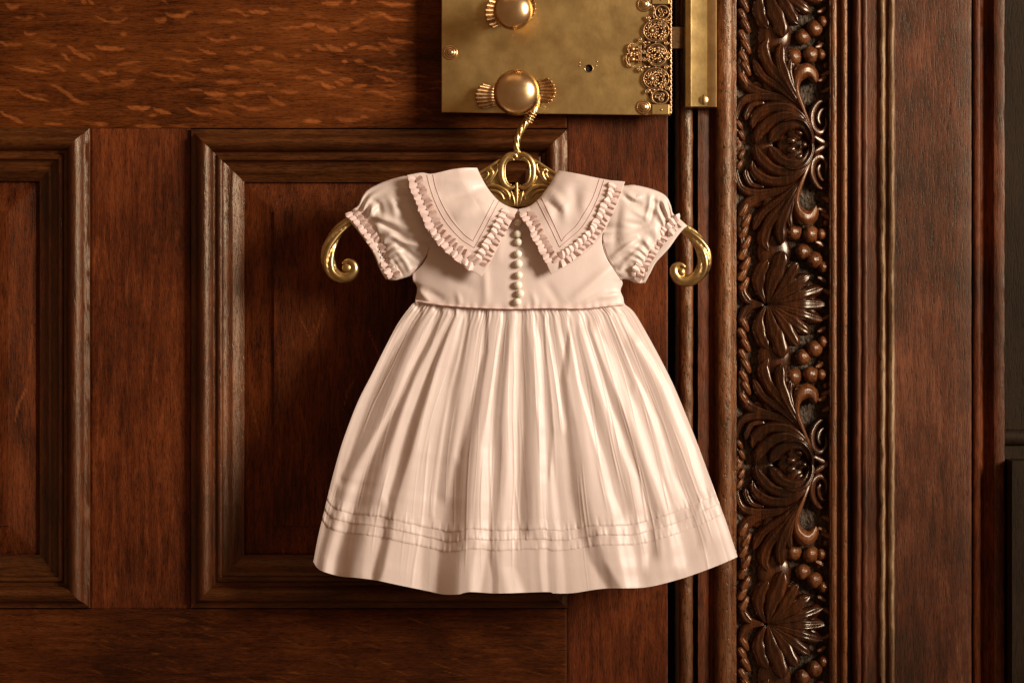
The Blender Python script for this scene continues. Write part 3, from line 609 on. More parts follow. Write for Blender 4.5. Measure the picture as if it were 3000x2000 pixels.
# ------------------------------------------------------------------ wall right of the frame
ws = [(2935, -60), (3300, -60)]
wall = strip('wall', [(2930, -62), (2990, -60), (3200, -60), (3900, -60)], M['wall'], n=60, rough=1.5, parent=frame)
wall.parent = None; wall.location = Vector(wall.location)+frame.location
wall['kind'] = 'structure'; wall['label'] = 'dark boarded wall beyond the door frame'
for y, h, t in ((1283, 24, 20), (1575, 12, 20)):
    a = np.linspace(0, pi, 12); Yv = y-h*np.cos(a); Hv = -60+t*np.sin(a); xs = np.array([2948., 3900.])
    V = P(xs[None]+0*Yv[:, None], Yv[:, None]+0*xs[None], 0); V[..., 1] = -(Hv[:, None]*S)
    o = grid('wall_rail', V, M['wall']); o.parent = wall; o.location = Vector(o.location)-Vector(wloc(wall))

V, F = box(2952, 3900, 1346, 2390, -64, 0); V = V.copy(); xx = V[:, 0]
V[:, 1] = np.where(V[:, 1] < -0.00001, V[:, 1], V[:, 1]); 
fr = V[:, 1] < V[:, 1].mean(); V[fr, 1] = -60*S
o = mesh('wall_dado', V, F, M['wall'], None, smoothed=False); o.parent = wall; o.location = Vector(o.location)-Vector(wloc(wall))

# ------------------------------------------------------------------ hanger
HD = 172.0
hanger = empty('coat_hanger', tuple(P(1514, 440, HD)), 'ornate cast brass coat hanger hooked over the lower door knob', 'coat hanger')
def hp(pts, rads, name, seg=20, n=60, rfun=None, dep=None, flat=1.0, dcurve=None):
    q = catmull([(a, b) for a, b in pts], n); al = np.r_[0, np.cumsum(np.linalg.norm(np.diff(np.array(pts, float), axis=0), axis=1))]; al = al/al[-1]
    kn = al if len(rads) == len(pts) else np.linspace(0, 1, len(rads)); r = np.interp(np.linspace(0, 1, n), kn, rads)
    dd = HD if dcurve is None else np.interp(np.linspace(0, 1, n), al if len(dcurve) == len(pts) else np.linspace(0, 1, len(dcurve)), dcurve)
    return tube(P(q[:, 0], q[:, 1], dd), r*S, seg, rfun, flat)
tw = lambda s, t: 1+0.15*np.abs(np.cos(2*t+s*7))-0.08
V1 = hp([(1516, 452), (1513, 430), (1516, 405), (1530, 375), (1547, 352), (1562, 328), (1572, 300), (1571, 272), (1556, 246), (1530, 236)], [9, 9, 9.5, 10.5, 11, 11, 9, 8, 8, 7], 'h', 20, 90, lambda s, t: 1.12-0.42*(1-np.abs(np.cos(2.5*t+s*34)))**1.5, dcurve=[HD, HD, HD-2, HD-6, HD-12, HD-18, HD-28, HD-40, HD-48, HD-50])
parts = [V1]
for (x, y) in ((1549, 347), (1553, 339), (1546, 355), (1557, 331)):
    a = np.linspace(0, 2*pi, 20); nx, ny = 0.86, 0.5
    dd = HD-13
    parts.append(tube(P(x+13*np.cos(a)*nx, y+13*np.cos(a)*ny, dd+13*np.sin(a)), 2.8*S, 8))
V, F = join(parts); mesh('hook', V, F, M['hang'], hanger)
# centre plate
cx, cy = 1514, 516
outer = [(1514, 446), (1538, 446), (1560, 462), (1580, 482), (1614, 508), (1650, 535), (1650, 575), (1600, 600), (1560, 606), (1535, 605), (1514, 605), (1492, 605), (1468, 600), (1420, 590), (1378, 560), (1380, 530), (1404, 506), (1440, 484), (1466, 466), (1486, 448)]
def ray_poly(poly, cx, cy, angs):
    res = []; pl = np.array(poly, float)-[cx, cy]
    for a in angs:
        d = np.array([cos(a), sin(a)]); best = 1
        for i in range(len(pl)):
            p, q = pl[i], pl[(i+1) % len(pl)]; e = q-p; den = d[0]*e[1]-d[1]*e[0]
            if abs(den) < 1e-9: continue
            t = (p[0]*e[1]-p[1]*e[0])/den; u = (p[0]*d[1]-p[1]*d[0])/den
            if t > 0 and -1e-6 <= u <= 1+1e-6: best = t
        res.append(best)
    return np.array(res)
A = np.linspace(0, 2*pi, 120, endpoint=False)
ro = ray_poly(catmull(outer+[outer[0]], 140), cx, cy, A)
ri = 41*(1+0.08*np.abs(np.sin(A))**2)*np.ones_like(A)
ri = np.array([37/max(abs(cos(a))**1.0, 0.0001) if False else ((abs(cos(a))/39)**3+(abs(sin(a))/46)**3)**(-1/3) for a in A])
nr = 16; t = np.linspace(0, 1, nr)[:, None]; RR = ri[None]+(ro-ri)[None]*t
X = cx+RR*np.cos(A); Y = cy+RR*np.sin(A); H = HD-3+2*np.sin(pi*t)
Vf = P(X, Y, H+0*X); Vb = P(X, Y, HD-9+0*X)
F = gridF(120, nr, wrap=True); F = np.vstack([F, F[:, ::-1]+120*nr]); 
side = [[i, (i+1) % 120, 120*nr+(i+1) % 120, 120*nr+i] for i in range(120)]+[[120*(nr-1)+i, 120*nr+120*(nr-1)+i, 120*nr+120*(nr-1)+(i+1) % 120, 120*(nr-1)+(i+1) % 120] for i in range(120)]
mesh('centre_plate', np.vstack([Vf.reshape(-1, 3), Vb.reshape(-1, 3)]), np.vstack([F, np.array(side)]), M['hang'], hanger, sharp=50)
ZH = lambda x, y: (1370+x*0.1275, 420+y*0.1275)
orn2 = []
def rl(pts, rads, d=4, n=40, seg=10, flat=0.8):
    q = catmull([ZH(*p) for p in pts], n); r = np.interp(np.linspace(0, 1, n), np.linspace(0, 1, len(rads)), rads)
    orn2.append(tube(P(q[:, 0], q[:, 1], HD+d), r*S, seg, flat=flat))
# the O-shaped ring: two mirrored C scrolls
for sg in (1, -1):
    mx = lambda pts: [(1138+sg*(x-1138), y) for x, y in pts]
    rl(mx([(1150, 380), (1125, 330), (1090, 265), (1000, 255), (880, 330), (790, 480), (770, 650), (790, 820), (850, 940), (960, 1020), (1050, 1010), (1085, 960)]), [3, 6, 8, 9.5, 10, 10, 9.5, 10, 10, 9, 7, 4], 4, 60, 14)
    rl(mx([(1070, 400), (1020, 345), (930, 380), (860, 500), (845, 650), (860, 800), (920, 920), (1010, 960)]), [2, 3.2, 3.6, 3.6, 3.6, 3.6, 3.4, 2], 8, 40, 8)
    rl(mx([(740, 380), (640, 450), (540, 520), (430, 590), (280, 680), (120, 770)]), [3, 5, 5, 5, 5, 5], 2)
    rl(mx([(690, 470), (680, 600), (600, 740), (520, 860), (400, 930)]), [3, 5, 6, 5, 3], 4)
    rl(mx([(430, 650), (500, 600), (560, 650), (560, 720), (500, 830), (400, 900)]), [3, 6, 7, 6, 5, 3], 5)
    rl(mx([(440, 650), (470, 700), (420, 800), (330, 880)]), [3, 4, 4, 3], 5)
    rl(mx([(400, 1000), (560, 970), (720, 1000), (860, 1080), (950, 1200), (960, 1310)]), [4, 6, 7, 7, 6, 3], 4)
    rl(mx([(430, 1100), (560, 1080), (700, 1120), (790, 1200), (830, 1290)]), [3, 5, 6, 5, 3], 3)
    rl(mx([(1000, 1100), (1030, 1200), (1060, 1300), (1085, 1420)]), [2, 4, 4, 2], 5)
    rl(mx([(640, 1000), (800, 960), (760, 900), (700, 800), (690, 650)]), [3, 4, 4, 3, 2], 2)
rl([(1125, 905), (1128, 1000), (1128, 1150), (1128, 1300), (1128, 1440)], [4, 4.5, 5, 4, 2], 7)
rl([(1075, 1090), (1128, 1070), (1190, 1090)], [3, 5, 3], 5)
orn2.append(sphere(1515, 445, HD+2, 13, 7, 9))
V, F = join(orn2); mesh('relief_scrolls', V, F, M['hang'], hanger)
fl_ = lambda s, t: 1+0.13*np.cos(3*t+s*9)+0.05*np.cos(6*t+s*18)
VA = [hp([(1600, 575), (1720, 585), (1850, 605), (1960, 638), (2000, 665), (2035, 695), (2060, 735), (2062, 775), (2047, 805), (2020, 822), (1992, 820), (1976, 800), (1978, 782), (1994, 774), (2008, 784)], [9, 11, 12, 11, 13, 16, 19, 19, 17, 16, 16, 14, 11, 7, 5], 'a', 28, 170, lambda s, t: 1+(0.12-0.50*(1-np.abs(np.cos(2.5*t+s*26)))**1.6)*smooth(s, .25, .4)*(1-smooth(s, .80, .9)), dcurve=[HD, HD-2, HD-2, HD, HD+2, HD+4, HD+5, HD+5, HD+5, HD+5, HD+5, HD+7, HD+9, HD+11, HD+12]),
      hp([(1430, 575), (1310, 580), (1180, 590), (1080, 612), (1025, 645), (988, 680), (965, 722), (961, 762), (972, 795), (998, 812), (1024, 808), (1038, 790), (1034, 772), (1018, 764), (1004, 774)], [9, 11, 12, 11, 12, 15, 18, 19, 17, 16, 16, 14, 11, 7, 5], 'a', 28, 170, lambda s, t: 1+(0.12-0.50*(1-np.abs(np.cos(2.5*t-s*26)))**1.6)*smooth(s, .25, .4)*(1-smooth(s, .80, .9)), dcurve=[HD, HD-2, HD-2, HD, HD+2, HD+4, HD+5, HD+5, HD+5, HD+5, HD+5, HD+7, HD+9, HD+11, HD+12])]
VA[0] = join([VA[0], sphere(1995, 797, HD+10, 15, 15, 10, seg=24, ring=12)]); VA[1] = join([VA[1], sphere(1016, 785, HD+10, 15, 15, 10, seg=24, ring=12)])
for v, f in VA: mesh('curled_arm', v, f, M['hang'], hanger)

# ------------------------------------------------------------------ dress
dress = empty('dress', tuple(P(1520, 1738, 200)), "child's pale pink silk dress with collar, hanging on the brass hanger", 'dress')
def coons(top, bottom, left, right, nu, nv):
    """four px curves; top/bottom left->right, left/right top->bottom; returns X,Y,u,v"""
    a = catmull(top, nu); b = catmull(bottom, nu); c = catmull(left, nv); d = catmull(right, nv)
    u = np.linspace(0, 1, nu)[None, :, None]; v = np.linspace(0, 1, nv)[:, None, None]
    Q = (1-v)*a[None]+v*b[None]+(1-u)*c[:, None]+u*d[:, None]-((1-u)*(1-v)*a[0]+u*(1-v)*a[-1]+(1-u)*v*b[0]+u*v*b[-1])
    return Q[..., 0], Q[..., 1], u[..., 0]+0*Q[..., 0], v[..., 0]+0*Q[..., 0]

# ---- skirt : slopes traced as bright (+) and dark (-) bands, integrated into folds
LX = lambda x: 900+x*0.3316
RX = lambda x: 1480+x*0.3316
YY = lambda y: 880+y*0.3316
B = []
def bl(st, pts): B.append((st, [(LX(x), YY(y), max(w_, 6)*0.3316*1.15) for x, y, w_ in pts]))
def br(st, pts): B.append((st, [(RX(x), YY(y), max(w_, 6)*0.3316*1.15) for x, y, w_ in pts]))
bl(.8, [(960, 90, 25), (830, 260, 40), (730, 400, 35), (600, 650, 40), (480, 900, 50), (380, 1150, 60), (320, 1400, 50), (280, 1550, 20)])
bl(.4, [(250, 1600, 15), (220, 1800, 18)])
bl(-.8, [(1015, 120, 12), (960, 220, 22), (850, 420, 40), (740, 640, 60), (620, 950, 75), (480, 1280, 60), (380, 1500, 60), (270, 1800, 55), (200, 2050, 45), (130, 2300, 40), (90, 2500, 40)])
bl(.9, [(1130, 110, 15), (1050, 300, 30), (930, 550, 35), (840, 780, 30), (760, 950, 25), (650, 1150, 28), (520, 1400, 50), (430, 1600, 60), (360, 1850, 60), (280, 2050, 60), (220, 2250, 60), (180, 2580, 50)])
bl(-1, [(1190, 120, 12), (1070, 400, 25), (930, 650, 30), (800, 950, 45), (700, 1200, 60), (600, 1450, 60), (520, 1700, 80), (420, 2000, 90), (340, 2300, 90), (300, 2600, 80)])
bl(.75, [(1260, 130, 15), (1160, 330, 25), (1060, 560, 30), (950, 830, 45), (850, 1100, 40), (790, 1300, 38), (740, 1500, 38), (690, 1720, 25)])
bl(.45, [(600, 2120, 60), (570, 2250, 60), (530, 2400, 40)])
bl(-1, [(1310, 130, 9), (1220, 330, 16), (1130, 560, 25), (1040, 800, 35), (960, 1050, 40), (880, 1350, 40), (820, 1550, 35), (760, 1750, 35), (700, 2100, 35), (640, 2350, 45), (600, 2500, 30)])
bl(.75, [(1350, 150, 25), (1290, 350, 45), (1200, 600, 60), (1140, 900, 70), (1060, 1200, 80), (1000, 1500, 100), (960, 1800, 120), (900, 2100, 130), (850, 2300, 150), (850, 2600, 170)])
bl(.5, [(1400, 200, 9), (1340, 500, 10), (1260, 800, 12), (1200, 1150, 14), (1150, 1500, 16), (1120, 1850, 14)])
bl(-.6, [(1432, 200, 10), (1380, 500, 18), (1320, 800, 32), (1280, 1100, 38), (1230, 1400, 34), (1190, 1700, 35)])
bl(.5, [(1540, 200, 22), (1500, 450, 40), (1450, 750, 45), (1400, 1050, 38), (1330, 1350, 25)])
bl(-1, [(1592, 180, 12), (1580, 450, 20), (1530, 700, 30), (1480, 950, 48), (1430, 1200, 58), (1380, 1500, 78), (1340, 1800, 88), (1300, 2100, 95), (1260, 2350, 90), (1240, 2600, 95)])
bl(.85, [(1720, 200, 10), (1680, 450, 10), (1640, 750, 14), (1610, 1000, 22), (1580, 1300, 45), (1570, 1600, 48), (1560, 1900, 48), (1550, 2150, 50), (1510, 2400, 50), (1490, 2600, 40)])
bl(-.7, [(1770, 180, 14), (1740, 500, 35), (1705, 800, 35), (1685, 1100, 32), (1690, 1400, 35), (1670, 1700, 32), (1650, 1950, 28), (1640, 2250, 32), (1665, 2450, 25)])
bl(.7, [(1850, 200, 35), (1830, 500, 45), (1820, 800, 48), (1810, 1150, 42), (1810, 1500, 42), (1790, 1800, 55), (1790, 2100, 60), (1780, 2350, 60), (1850, 2600, 80)])
br(-.6, [(170, 200, 18), (190, 500, 48), (210, 800, 50), (215, 1100, 40), (200, 1400, 55), (190, 1700, 55), (190, 2000, 50)])
br(.65, [(250, 150, 15), (290, 380, 30), (300, 600, 35), (310, 900, 35), (330, 1100, 25), (330, 1500, 35), (340, 1900, 35), (340, 2350, 30), (360, 2600, 25)])
br(-.6, [(345, 200, 8), (360, 600, 12), (385, 900, 22), (410, 1150, 22), (390, 1500, 10)])
br(.6, [(370, 200, 15), (410, 400, 16), (450, 650, 20), (480, 850, 18), (525, 1080, 20)])
br(.4, [(420, 1500, 20), (440, 1750, 30), (480, 2200, 30), (500, 2500, 35)])
br(.55, [(460, 150, 14), (500, 350, 18), (520, 450, 12)])
br(-.8, [(560, 350, 14), (540, 520, 28), (520, 700, 32), (545, 900, 40), (590, 1150, 48), (620, 1400, 58), (650, 1700, 68), (720, 2000, 70), (820, 2300, 60), (960, 2530, 60)])
br(.65, [(560, 200, 12), (610, 450, 14), (650, 700, 16), (720, 950, 20), (780, 1150, 24), (860, 1400, 28), (930, 1700, 34), (1020, 1950, 40), (1080, 2250, 60), (1130, 2520, 50)])
br(-.45, [(640, 300, 15), (700, 550, 22), (745, 740, 28), (820, 950, 38), (920, 1250, 42), (1010, 1550, 48), (1080, 1800, 40)])
br(.6, [(680, 200, 24), (760, 450, 24), (830, 680, 24), (900, 900, 22), (980, 1100, 26), (1060, 1350, 28), (1140, 1550, 30), (1210, 1850, 36), (1240, 2300, 30)])
br(-.65, [(740, 250, 12), (830, 500, 20), (920, 750, 30), (1010, 980, 35), (1110, 1230, 36), (1190, 1450, 36), (1260, 1650, 34), (1320, 1850, 40), (1340, 2200, 40)])
br(.5, [(820, 300, 30), (920, 520, 48), (1010, 750, 50), (1120, 950, 58), (1220, 1200, 48), (1300, 1450, 40), (1400, 1700, 38), (1480, 1950, 36), (1540, 2300, 60)])
br(-.4, [(880, 120, 20), (980, 350, 40), (1060, 550, 32), (1130, 720, 22)])
br(.5, [(940, 150, 9), (1040, 400, 11), (1120, 620, 14), (1230, 830, 26), (1320, 1050, 30), (1390, 1300, 30), (1460, 1550, 40), (1560, 1750, 60)])
br(-.45, [(1100, 400, 48), (1220, 620, 58), (1340, 850, 60), (1450, 1150, 58), (1560, 1450, 50), (1660, 1750, 42), (1740, 2100, 40)])
br(.5, [(1000, 120, 20), (1130, 300, 30), (1290, 530, 30), (1420, 750, 30), (1540, 1050, 30), (1640, 1300, 35), (1720, 1550, 30), (1775, 1720, 20)])
sk_top = [(1217, 884), (1300, 893), (1400, 900), (1500, 903), (1600, 902), (1700, 902), (1780, 895), (1830, 891)]
sk_left = [(1217, 884), (1205, 894), (1166, 947), (1127, 1020), (1088, 1098), (1048, 1177), (1009, 1278), (988, 1345), (968, 1420), (950, 1495), (932, 1570), (918, 1645)]
sk_right = [(1830, 891), (1857, 914), (1890, 968), (1941, 1062), (1980, 1143), (2036, 1280), (2066, 1360), (2098, 1447), (2130, 1535), (2161, 1630)]
sk_bot = [(918, 1645), (930, 1663), (949, 1674), (996, 1687), (1040, 1691), (1097, 1698), (1169, 1713), (1256, 1731), (1299, 1740), (1342, 1740), (1362, 1735), (1385, 1733), (1458, 1737), (1560, 1734), (1608, 1733), (1625, 1737), (1679, 1736), (1771, 1723), (1887, 1720), (1983, 1698), (2069, 1669), (2133, 1643), (2161, 1630)]
NU, NV = 760, 230
SX, SY, SU, SV = coons(sk_top, sk_bot, sk_left, sk_right, NU, NV)
def skirt_field():
    s = np.zeros(SX.shape)
    for st, pts in B:
        p = np.array(pts); o = np.argsort(p[:, 1]); p = p[o]
        cxn = np.interp(SY, p[:, 1], p[:, 0]); wn = np.interp(SY, p[:, 1], p[:, 2])
        env = smooth(SY, p[0, 1]-45, p[0, 1]-5)*(1-smooth(SY, p[-1, 1]+5, p[-1, 1]+45))
        if p[0, 1] < 960: env = (1-smooth(SY, p[-1, 1]+5, p[-1, 1]+45))
        if p[-1, 1] > 1690: env = env*0+smooth(SY, p[0, 1]-45, p[0, 1]-5) if p[0, 1] >= 960 else env*0+1
        z = np.abs(SX-cxn)/wn; s += st*env*np.exp(-(z**4.5))
    # fine gathers under the waist seam
    g = np.exp(-(SY-895)/30.0)+0.18*np.exp(-(SY-895)/170.0); ph = SU*2*pi*62+2.6*np.sin(SU*37)+1.7*np.sin(SU*91)
    s += g*0.9*np.sin(ph)*(0.6+0.4*np.sin(SU*23))
    s += 0.22*vnoise(SU*60, SV*2.2, 31)+0.20*vnoise(SU*130, SV*3, 32)*(1-.6*SV)+0.02*vnoise(SU*40+SV*6, SV*30, 34)
    cr_ = np.random.default_rng(5)
    for k in range(95):
        u0 = cr_.uniform(0.01, .99); v0 = cr_.uniform(-0.1, .7); v1 = v0+cr_.uniform(.15, .6); wv = cr_.uniform(.0012, .0030)
        uc = u0+0.004*np.sin(SV*cr_.uniform(5, 14)+k)+cr_.uniform(-.02, .02)*SV; z = (SU-uc)/wv; en = smooth(SV, v0, v0+.1)*(1-smooth(SV, v1-.1, v1))
        s += cr_.uniform(.35, .9)*en*z*np.exp(-z*z)*1.6
    # little puckers held by the tucks
    tk = np.exp(-((hem_dist-165)/26)**2)
    s += 0.32*tk*vnoise(SX/6.0, SY/40, 33)
    dx = np.gradient(SX, axis=1); h = -np.cumsum(0.56*s*dx, axis=1)
    # remove the drift with a running mean
    def blur(a, k):
        for _ in range(3):
            pad = np.pad(a, ((0, 0), (k, k)), 'reflect', reflect_type='odd'); c = np.cumsum(np.pad(pad, ((0, 0), (1, 0))), axis=1)
            a = (c[:, 2*k+1:]-c[:, :-2*k-1])/(2*k+1)
        return a
    h = h-blur(h, 60)
    h *= np.minimum(1, (SU/0.012))**.5*np.minimum(1, (1-SU)/0.012)**.5
    return h
hem_dist = (1-SV)*(sk_bot[0][1]-880)*0+np.abs(catmull(sk_bot, NU)[None, :, 1]-SY)
FOLD = skirt_field()
uu = np.abs(2*SU-1)
BASE = 196+30*SV**0.8+(26+44*SV)*(1-uu**2.4)
TUCK = np.zeros(SX.shape)
for e in (125, 154, 183):   # each tuck: cloth swells down to its fold, then steps back
    z = (hem_dist-e); TUCK += np.where((z > 0) & (z < 27), 5.0*(1-z/27)**1.0, 0)
SKH = BASE+FOLD*1.0
V = P(SX, SY, SKH); skirt = grid('skirt', V, M['silk'], dress)
# tucks: separate strips proud of the skirt
j_of = lambda e: None
hb = catmull(sk_bot, NU)
for e in (125, 154, 183):
    nn = 9; rows = []
    for q in np.linspace(0, 1, nn):
        ed = e+31*(1-q); cols = []
        hd = hem_dist[::-1]; 
        yi = np.array([np.interp(ed, hem_dist[::-1, i], np.arange(NV)[::-1]) for i in range(NU)])
        i0 = np.clip(np.floor(yi).astype(int), 0, NV-2); fr = yi-i0; ii = np.arange(NU)
        g = lambda Aa: Aa[i0, ii]*(1-fr)+Aa[i0+1, ii]*fr
        pk = 1.0*vnoise(ii/4.5, np.full(NU, e*1.0), 41)
        rows.append(P(g(SX)+0.0, g(SY)+(1.6*vnoise(ii/22.0, np.full(NU, e/3.), 43) if q > .8 else 0), g(SKH)+0.1+2.5*q**1.2+pk*q*0.9-(1.8 if q == 1 else 0)))
    o = grid('tuck', np.array(rows), M['silk'], skirt)

# back of the skirt, a little shorter, closes the dress
X, Y, U, Vv = coons(sk_top, [(min(x, 2098), y-34) for x, y in sk_bot[1:-4:2]]+[(2098, 1560)], [(x+4, y) for x, y in sk_left[:-1]]+[(930, 1629)], [(x-(y-891)*.055, y) for x, y in sk_right[:-1]]+[(2098, 1560)], 160, 50)
H = 150+8*np.sin(U*60)*Vv+20*Vv*(1-(2*U-1)**2)*0
o = grid('skirt_back', P(X*1.0, Y, H-40*(1-np.abs(2*U-1)**3)*Vv), M['silk'], dress)

# ---- bodice
bo_top = [(1192, 560), (1300, 620), (1400, 600), (1470, 606), (1515, 616), (1560, 606), (1640, 610), (1720, 620), (1832, 560)]
bo_left = [(1192, 560), (1220, 640), (1252, 730), (1240, 770), (1212, 800), (1210, 822), (1222, 842), (1216, 880)]
bo_right = [(1832, 560), (1800, 620), (1764, 690), (1775, 750), (1806, 800), (1824, 828), (1818, 850), (1826, 872), (1829, 890)]
bo_bot = [(1216, 880), (1300, 892), (1400, 899), (1500, 902), (1600, 900), (1700, 901), (1780, 894), (1829, 890)]
BR = [([(1800, 775), (1735, 830), (1670, 885)], 16, 7), ([(1770, 860), (1700, 890)], 10, 4), ([(1815, 860), (1760, 872)], 9, 5), ([(1250, 850), (1300, 880)], 12, -5), ([(1225, 850), (1260, 885)], 9, 5),
      ([(1420, 780), (1424, 895)], 12, 3.5), ([(1300, 800), (1380, 840)], 16, -4), ([(1600, 830), (1640, 890)], 14, -3), ([(1340, 860), (1350, 895)], 9, 3), ([(1560, 860), (1570, 895)], 9, 2.5), ([(1470, 640), (1460, 760)], 14, 2.5)]
def bod_h(X, Y):
    u = np.clip((X-1217)/(1828-1217), 0, 1)
    h = 196+34*(1-np.abs(2*u-1)**2.6)*smooth(Y, 560, 760)+4*smooth(Y, 780, 900)
    h = h+ridges(X, Y, BR)+1.2*vnoise(X/40, Y/50, 51)+np.exp(-(900-Y)/9.0)*1.2*np.sin(X/4.6+2*np.sin(X/31))*(Y < 905)
    return h
X, Y, U, Vv = coons(bo_top, bo_bot, bo_left, bo_right, 240, 140)
o = grid('bodice', P(X, Y, bod_h(X, Y)-(10*np.exp(-U/0.02)+10*np.exp(-(1-U)/0.02))*smooth(Y, 815, 840)), M['silk'], dress); solid(o, 0.0005, -1)
# back of the bodice behind the hanger
X, Y, U, Vv = coons([(1192, 575), (1350, 615), (1515, 640), (1680, 615), (1832, 575)], bo_bot, bo_left[:1]+bo_left[1:], bo_right, 60, 30)
grid('bodice_back', P(X, Y, 150+10*U*0), M['silk'], dress)
# waist piping
q = catmull(bo_bot, 160); V, F = tube(P(q[:, 0], q[:, 1]+1, bod_h(q[:, 0], q[:, 1]*0+899)+3), 3.0*S, 8); mesh('waist_piping', V, F, M['ribbon'], dress)
# button placket and nine pearl buttons
for (x, y) in ((1517, 653), (1517, 686), (1519, 709), (1518, 744), (1519, 773), (1520, 806), (1518, 835), (1524, 860), (1516, 884)):
    r = 11.6+random.uniform(-.6, .5); V, F = sphere(x, y, float(bod_h(np.array([x*1.]), np.array([y*1.]))[0])+7, r, r, 9.5, seg=24, ring=14); mesh('button', V, F, M['pearl'], dress)
# armhole seams
for pts in ([(1258, 724), (1250, 745), (1236, 768), (1217, 790), (1208, 806)], [(1766, 690), (1771, 734), (1791, 773), (1806, 798), (1822, 820)]):
    q = catmull(pts, 30); V, F = tube(P(q[:, 0], q[:, 1], bod_h(q[:, 0], q[:, 1])+1), 1.1*S, 6); mesh('armhole_seam', V, F, M['thread'], dress)

# ---- sleeves
def edge_round(u, v, a=0.10, b=0.10):
    e = lambda t, w_: np.sqrt(np.clip(1-(1-np.clip(t/w_, 0, 1))**2, 0, 1))
    return np.minimum.reduce([e(u, a), e(1-u, a), e(v, b), e(1-v, b)])
SL = dict(top=[(1014, 622), (1034, 612), (1049, 600), (1063, 571), (1082, 552), (1124, 532), (1175, 517), (1200, 516), (1235, 520)],
          left=[(1010, 634), (1035, 661), (1068, 703), (1096, 748), (1113, 790), (1130, 818)], right=[(1235, 520), (1256, 600), (1275, 680), (1260, 725), (1245, 754), (1217, 790), (1206, 808)],
          bottom=[(1130, 818), (1155, 822), (1180, 816), (1206, 808)])
SL['top'][0] = (1010, 634)
SRt = dict(top=[(1790, 540), (1829, 543), (1861, 542), (1917, 556), (1951, 574), (1965, 600), (1972, 625), (1990, 640), (2014, 661)], right=[(2014, 661), (1990, 686), (1959, 729), (1923, 768), (1906, 799), (1889, 831)],
           left=[(1790, 540), (1775, 610), (1764, 690), (1771, 734), (1791, 773), (1819, 818)], bottom=[(1819, 818), (1840, 820), (1864, 830), (1889, 831)])
SLW = {'L': [([(1096, 590), (1110, 600), (1116, 628)], 9, -9), ([(1086, 600), (1092, 640)], 8, 6), ([(1160, 590), (1176, 606), (1192, 634)], 10, -9), ([(1140, 580), (1152, 600), (1160, 640)], 12, 7), ([(1084, 646), (1112, 652), (1145, 668), (1188, 694)], 8, -11),
   ([(1096, 632), (1140, 646), (1200, 672)], 11, 7), ([(1145, 690), (1190, 712), (1250, 724)], 9, 9), ([(1150, 706), (1200, 740), (1238, 768)], 8, -7), ([(1160, 730), (1190, 770), (1204, 800)], 8, 6), ([(1175, 700), (1240, 700)], 8, -5), ([(1170, 545), (1210, 560)], 10, 5), ([(1160, 565), (1220, 590)], 8, -5), ([(1150, 760), (1180, 806)], 6, -6)],
 'R': [([(1828, 575), (1848, 592), (1872, 596)], 7, -8), ([(1836, 566), (1862, 582), (1880, 574)], 8, 7), ([(1905, 572), (1904, 600), (1893, 640)], 8, 7), ([(1918, 580), (1916, 610), (1905, 645)], 8, -8), ([(1945, 590), (1950, 615), (1962, 636)], 7, 8), ([(1932, 585), (1940, 620), (1945, 645)], 7, -6),
   ([(1868, 700), (1835, 722), (1796, 752)], 8, 9), ([(1880, 712), (1850, 738), (1800, 768)], 8, -7), ([(1900, 668), (1862, 686), (1820, 700)], 10, 7), ([(1920, 650), (1880, 660), (1830, 650)], 10, -6), ([(1862, 740), (1830, 770), (1815, 795)], 8, 6), ([(1815, 600), (1805, 680), (1800, 730)], 14, -7), ([(1850, 612), (1880, 630), (1900, 640)], 9, 5)]}
def sleeve(dct, side):
    X, Y, U, Vv = coons(dct['top'], dct['bottom'], dct['left'], dct['right'], 200, 170)
    c = U if side == 'L' else 1-U        # 0 at the cuff, 1 at the armhole
    puff = np.sin(pi*np.clip(Vv, 0, 1))**0.6
    pc = smooth(c, 0.12, 0.42)*(1-0.35*smooth(c, .75, 1))
    h = 190+27*puff*(0.30+0.70*pc)-10*np.exp(-((c-0.17)/0.05)**2)*puff
    # gathers run from the cuff and from the armhole
    g1 = np.exp(-((c-0.22)/0.22)**2)*(c > .1); g2 = np.exp(-(1-c)/0.13)
    h += 4.6*g1*np.sin(Vv*2*pi*9+3*np.sin(Vv*9)+c*3)+3.0*g2*np.sin(Vv*2*pi*7+2*np.sin(Vv*13))
    s = 5 if side == 'L' else 9
    h += (7*vnoise(Vv*4.2+c*2.2, c*3.0-Vv, 60+s)+2.5*vnoise(Vv*9, c*4+Vv*2, 61+s))*smooth(c, .16, .4)*puff
    h += 0.75*ridges(X, Y, SLW[side])*smooth(c, .12, .25)
    h -= 7*(1-edge_round(U, Vv, .03, .05))
    o = grid('sleeve', P(X, Y, h), M['silk_s'], dress); solid(o, 0.0005, -1)
    H = lambda x, y: float(h.ravel()[np.argmin((X.ravel()-x)**2+(Y.ravel()-y)**2)])
    # rear half of the sleeve so that it is a tube
    grid('sleeve_back', P(X[::3, ::3], Y[::3, ::3], 158-16*puff[::3, ::3]), M['silk_s'], o)
    return o, H
slL, hL = sleeve(SL, 'L'); slR, hR = sleeve(SRt, 'R')

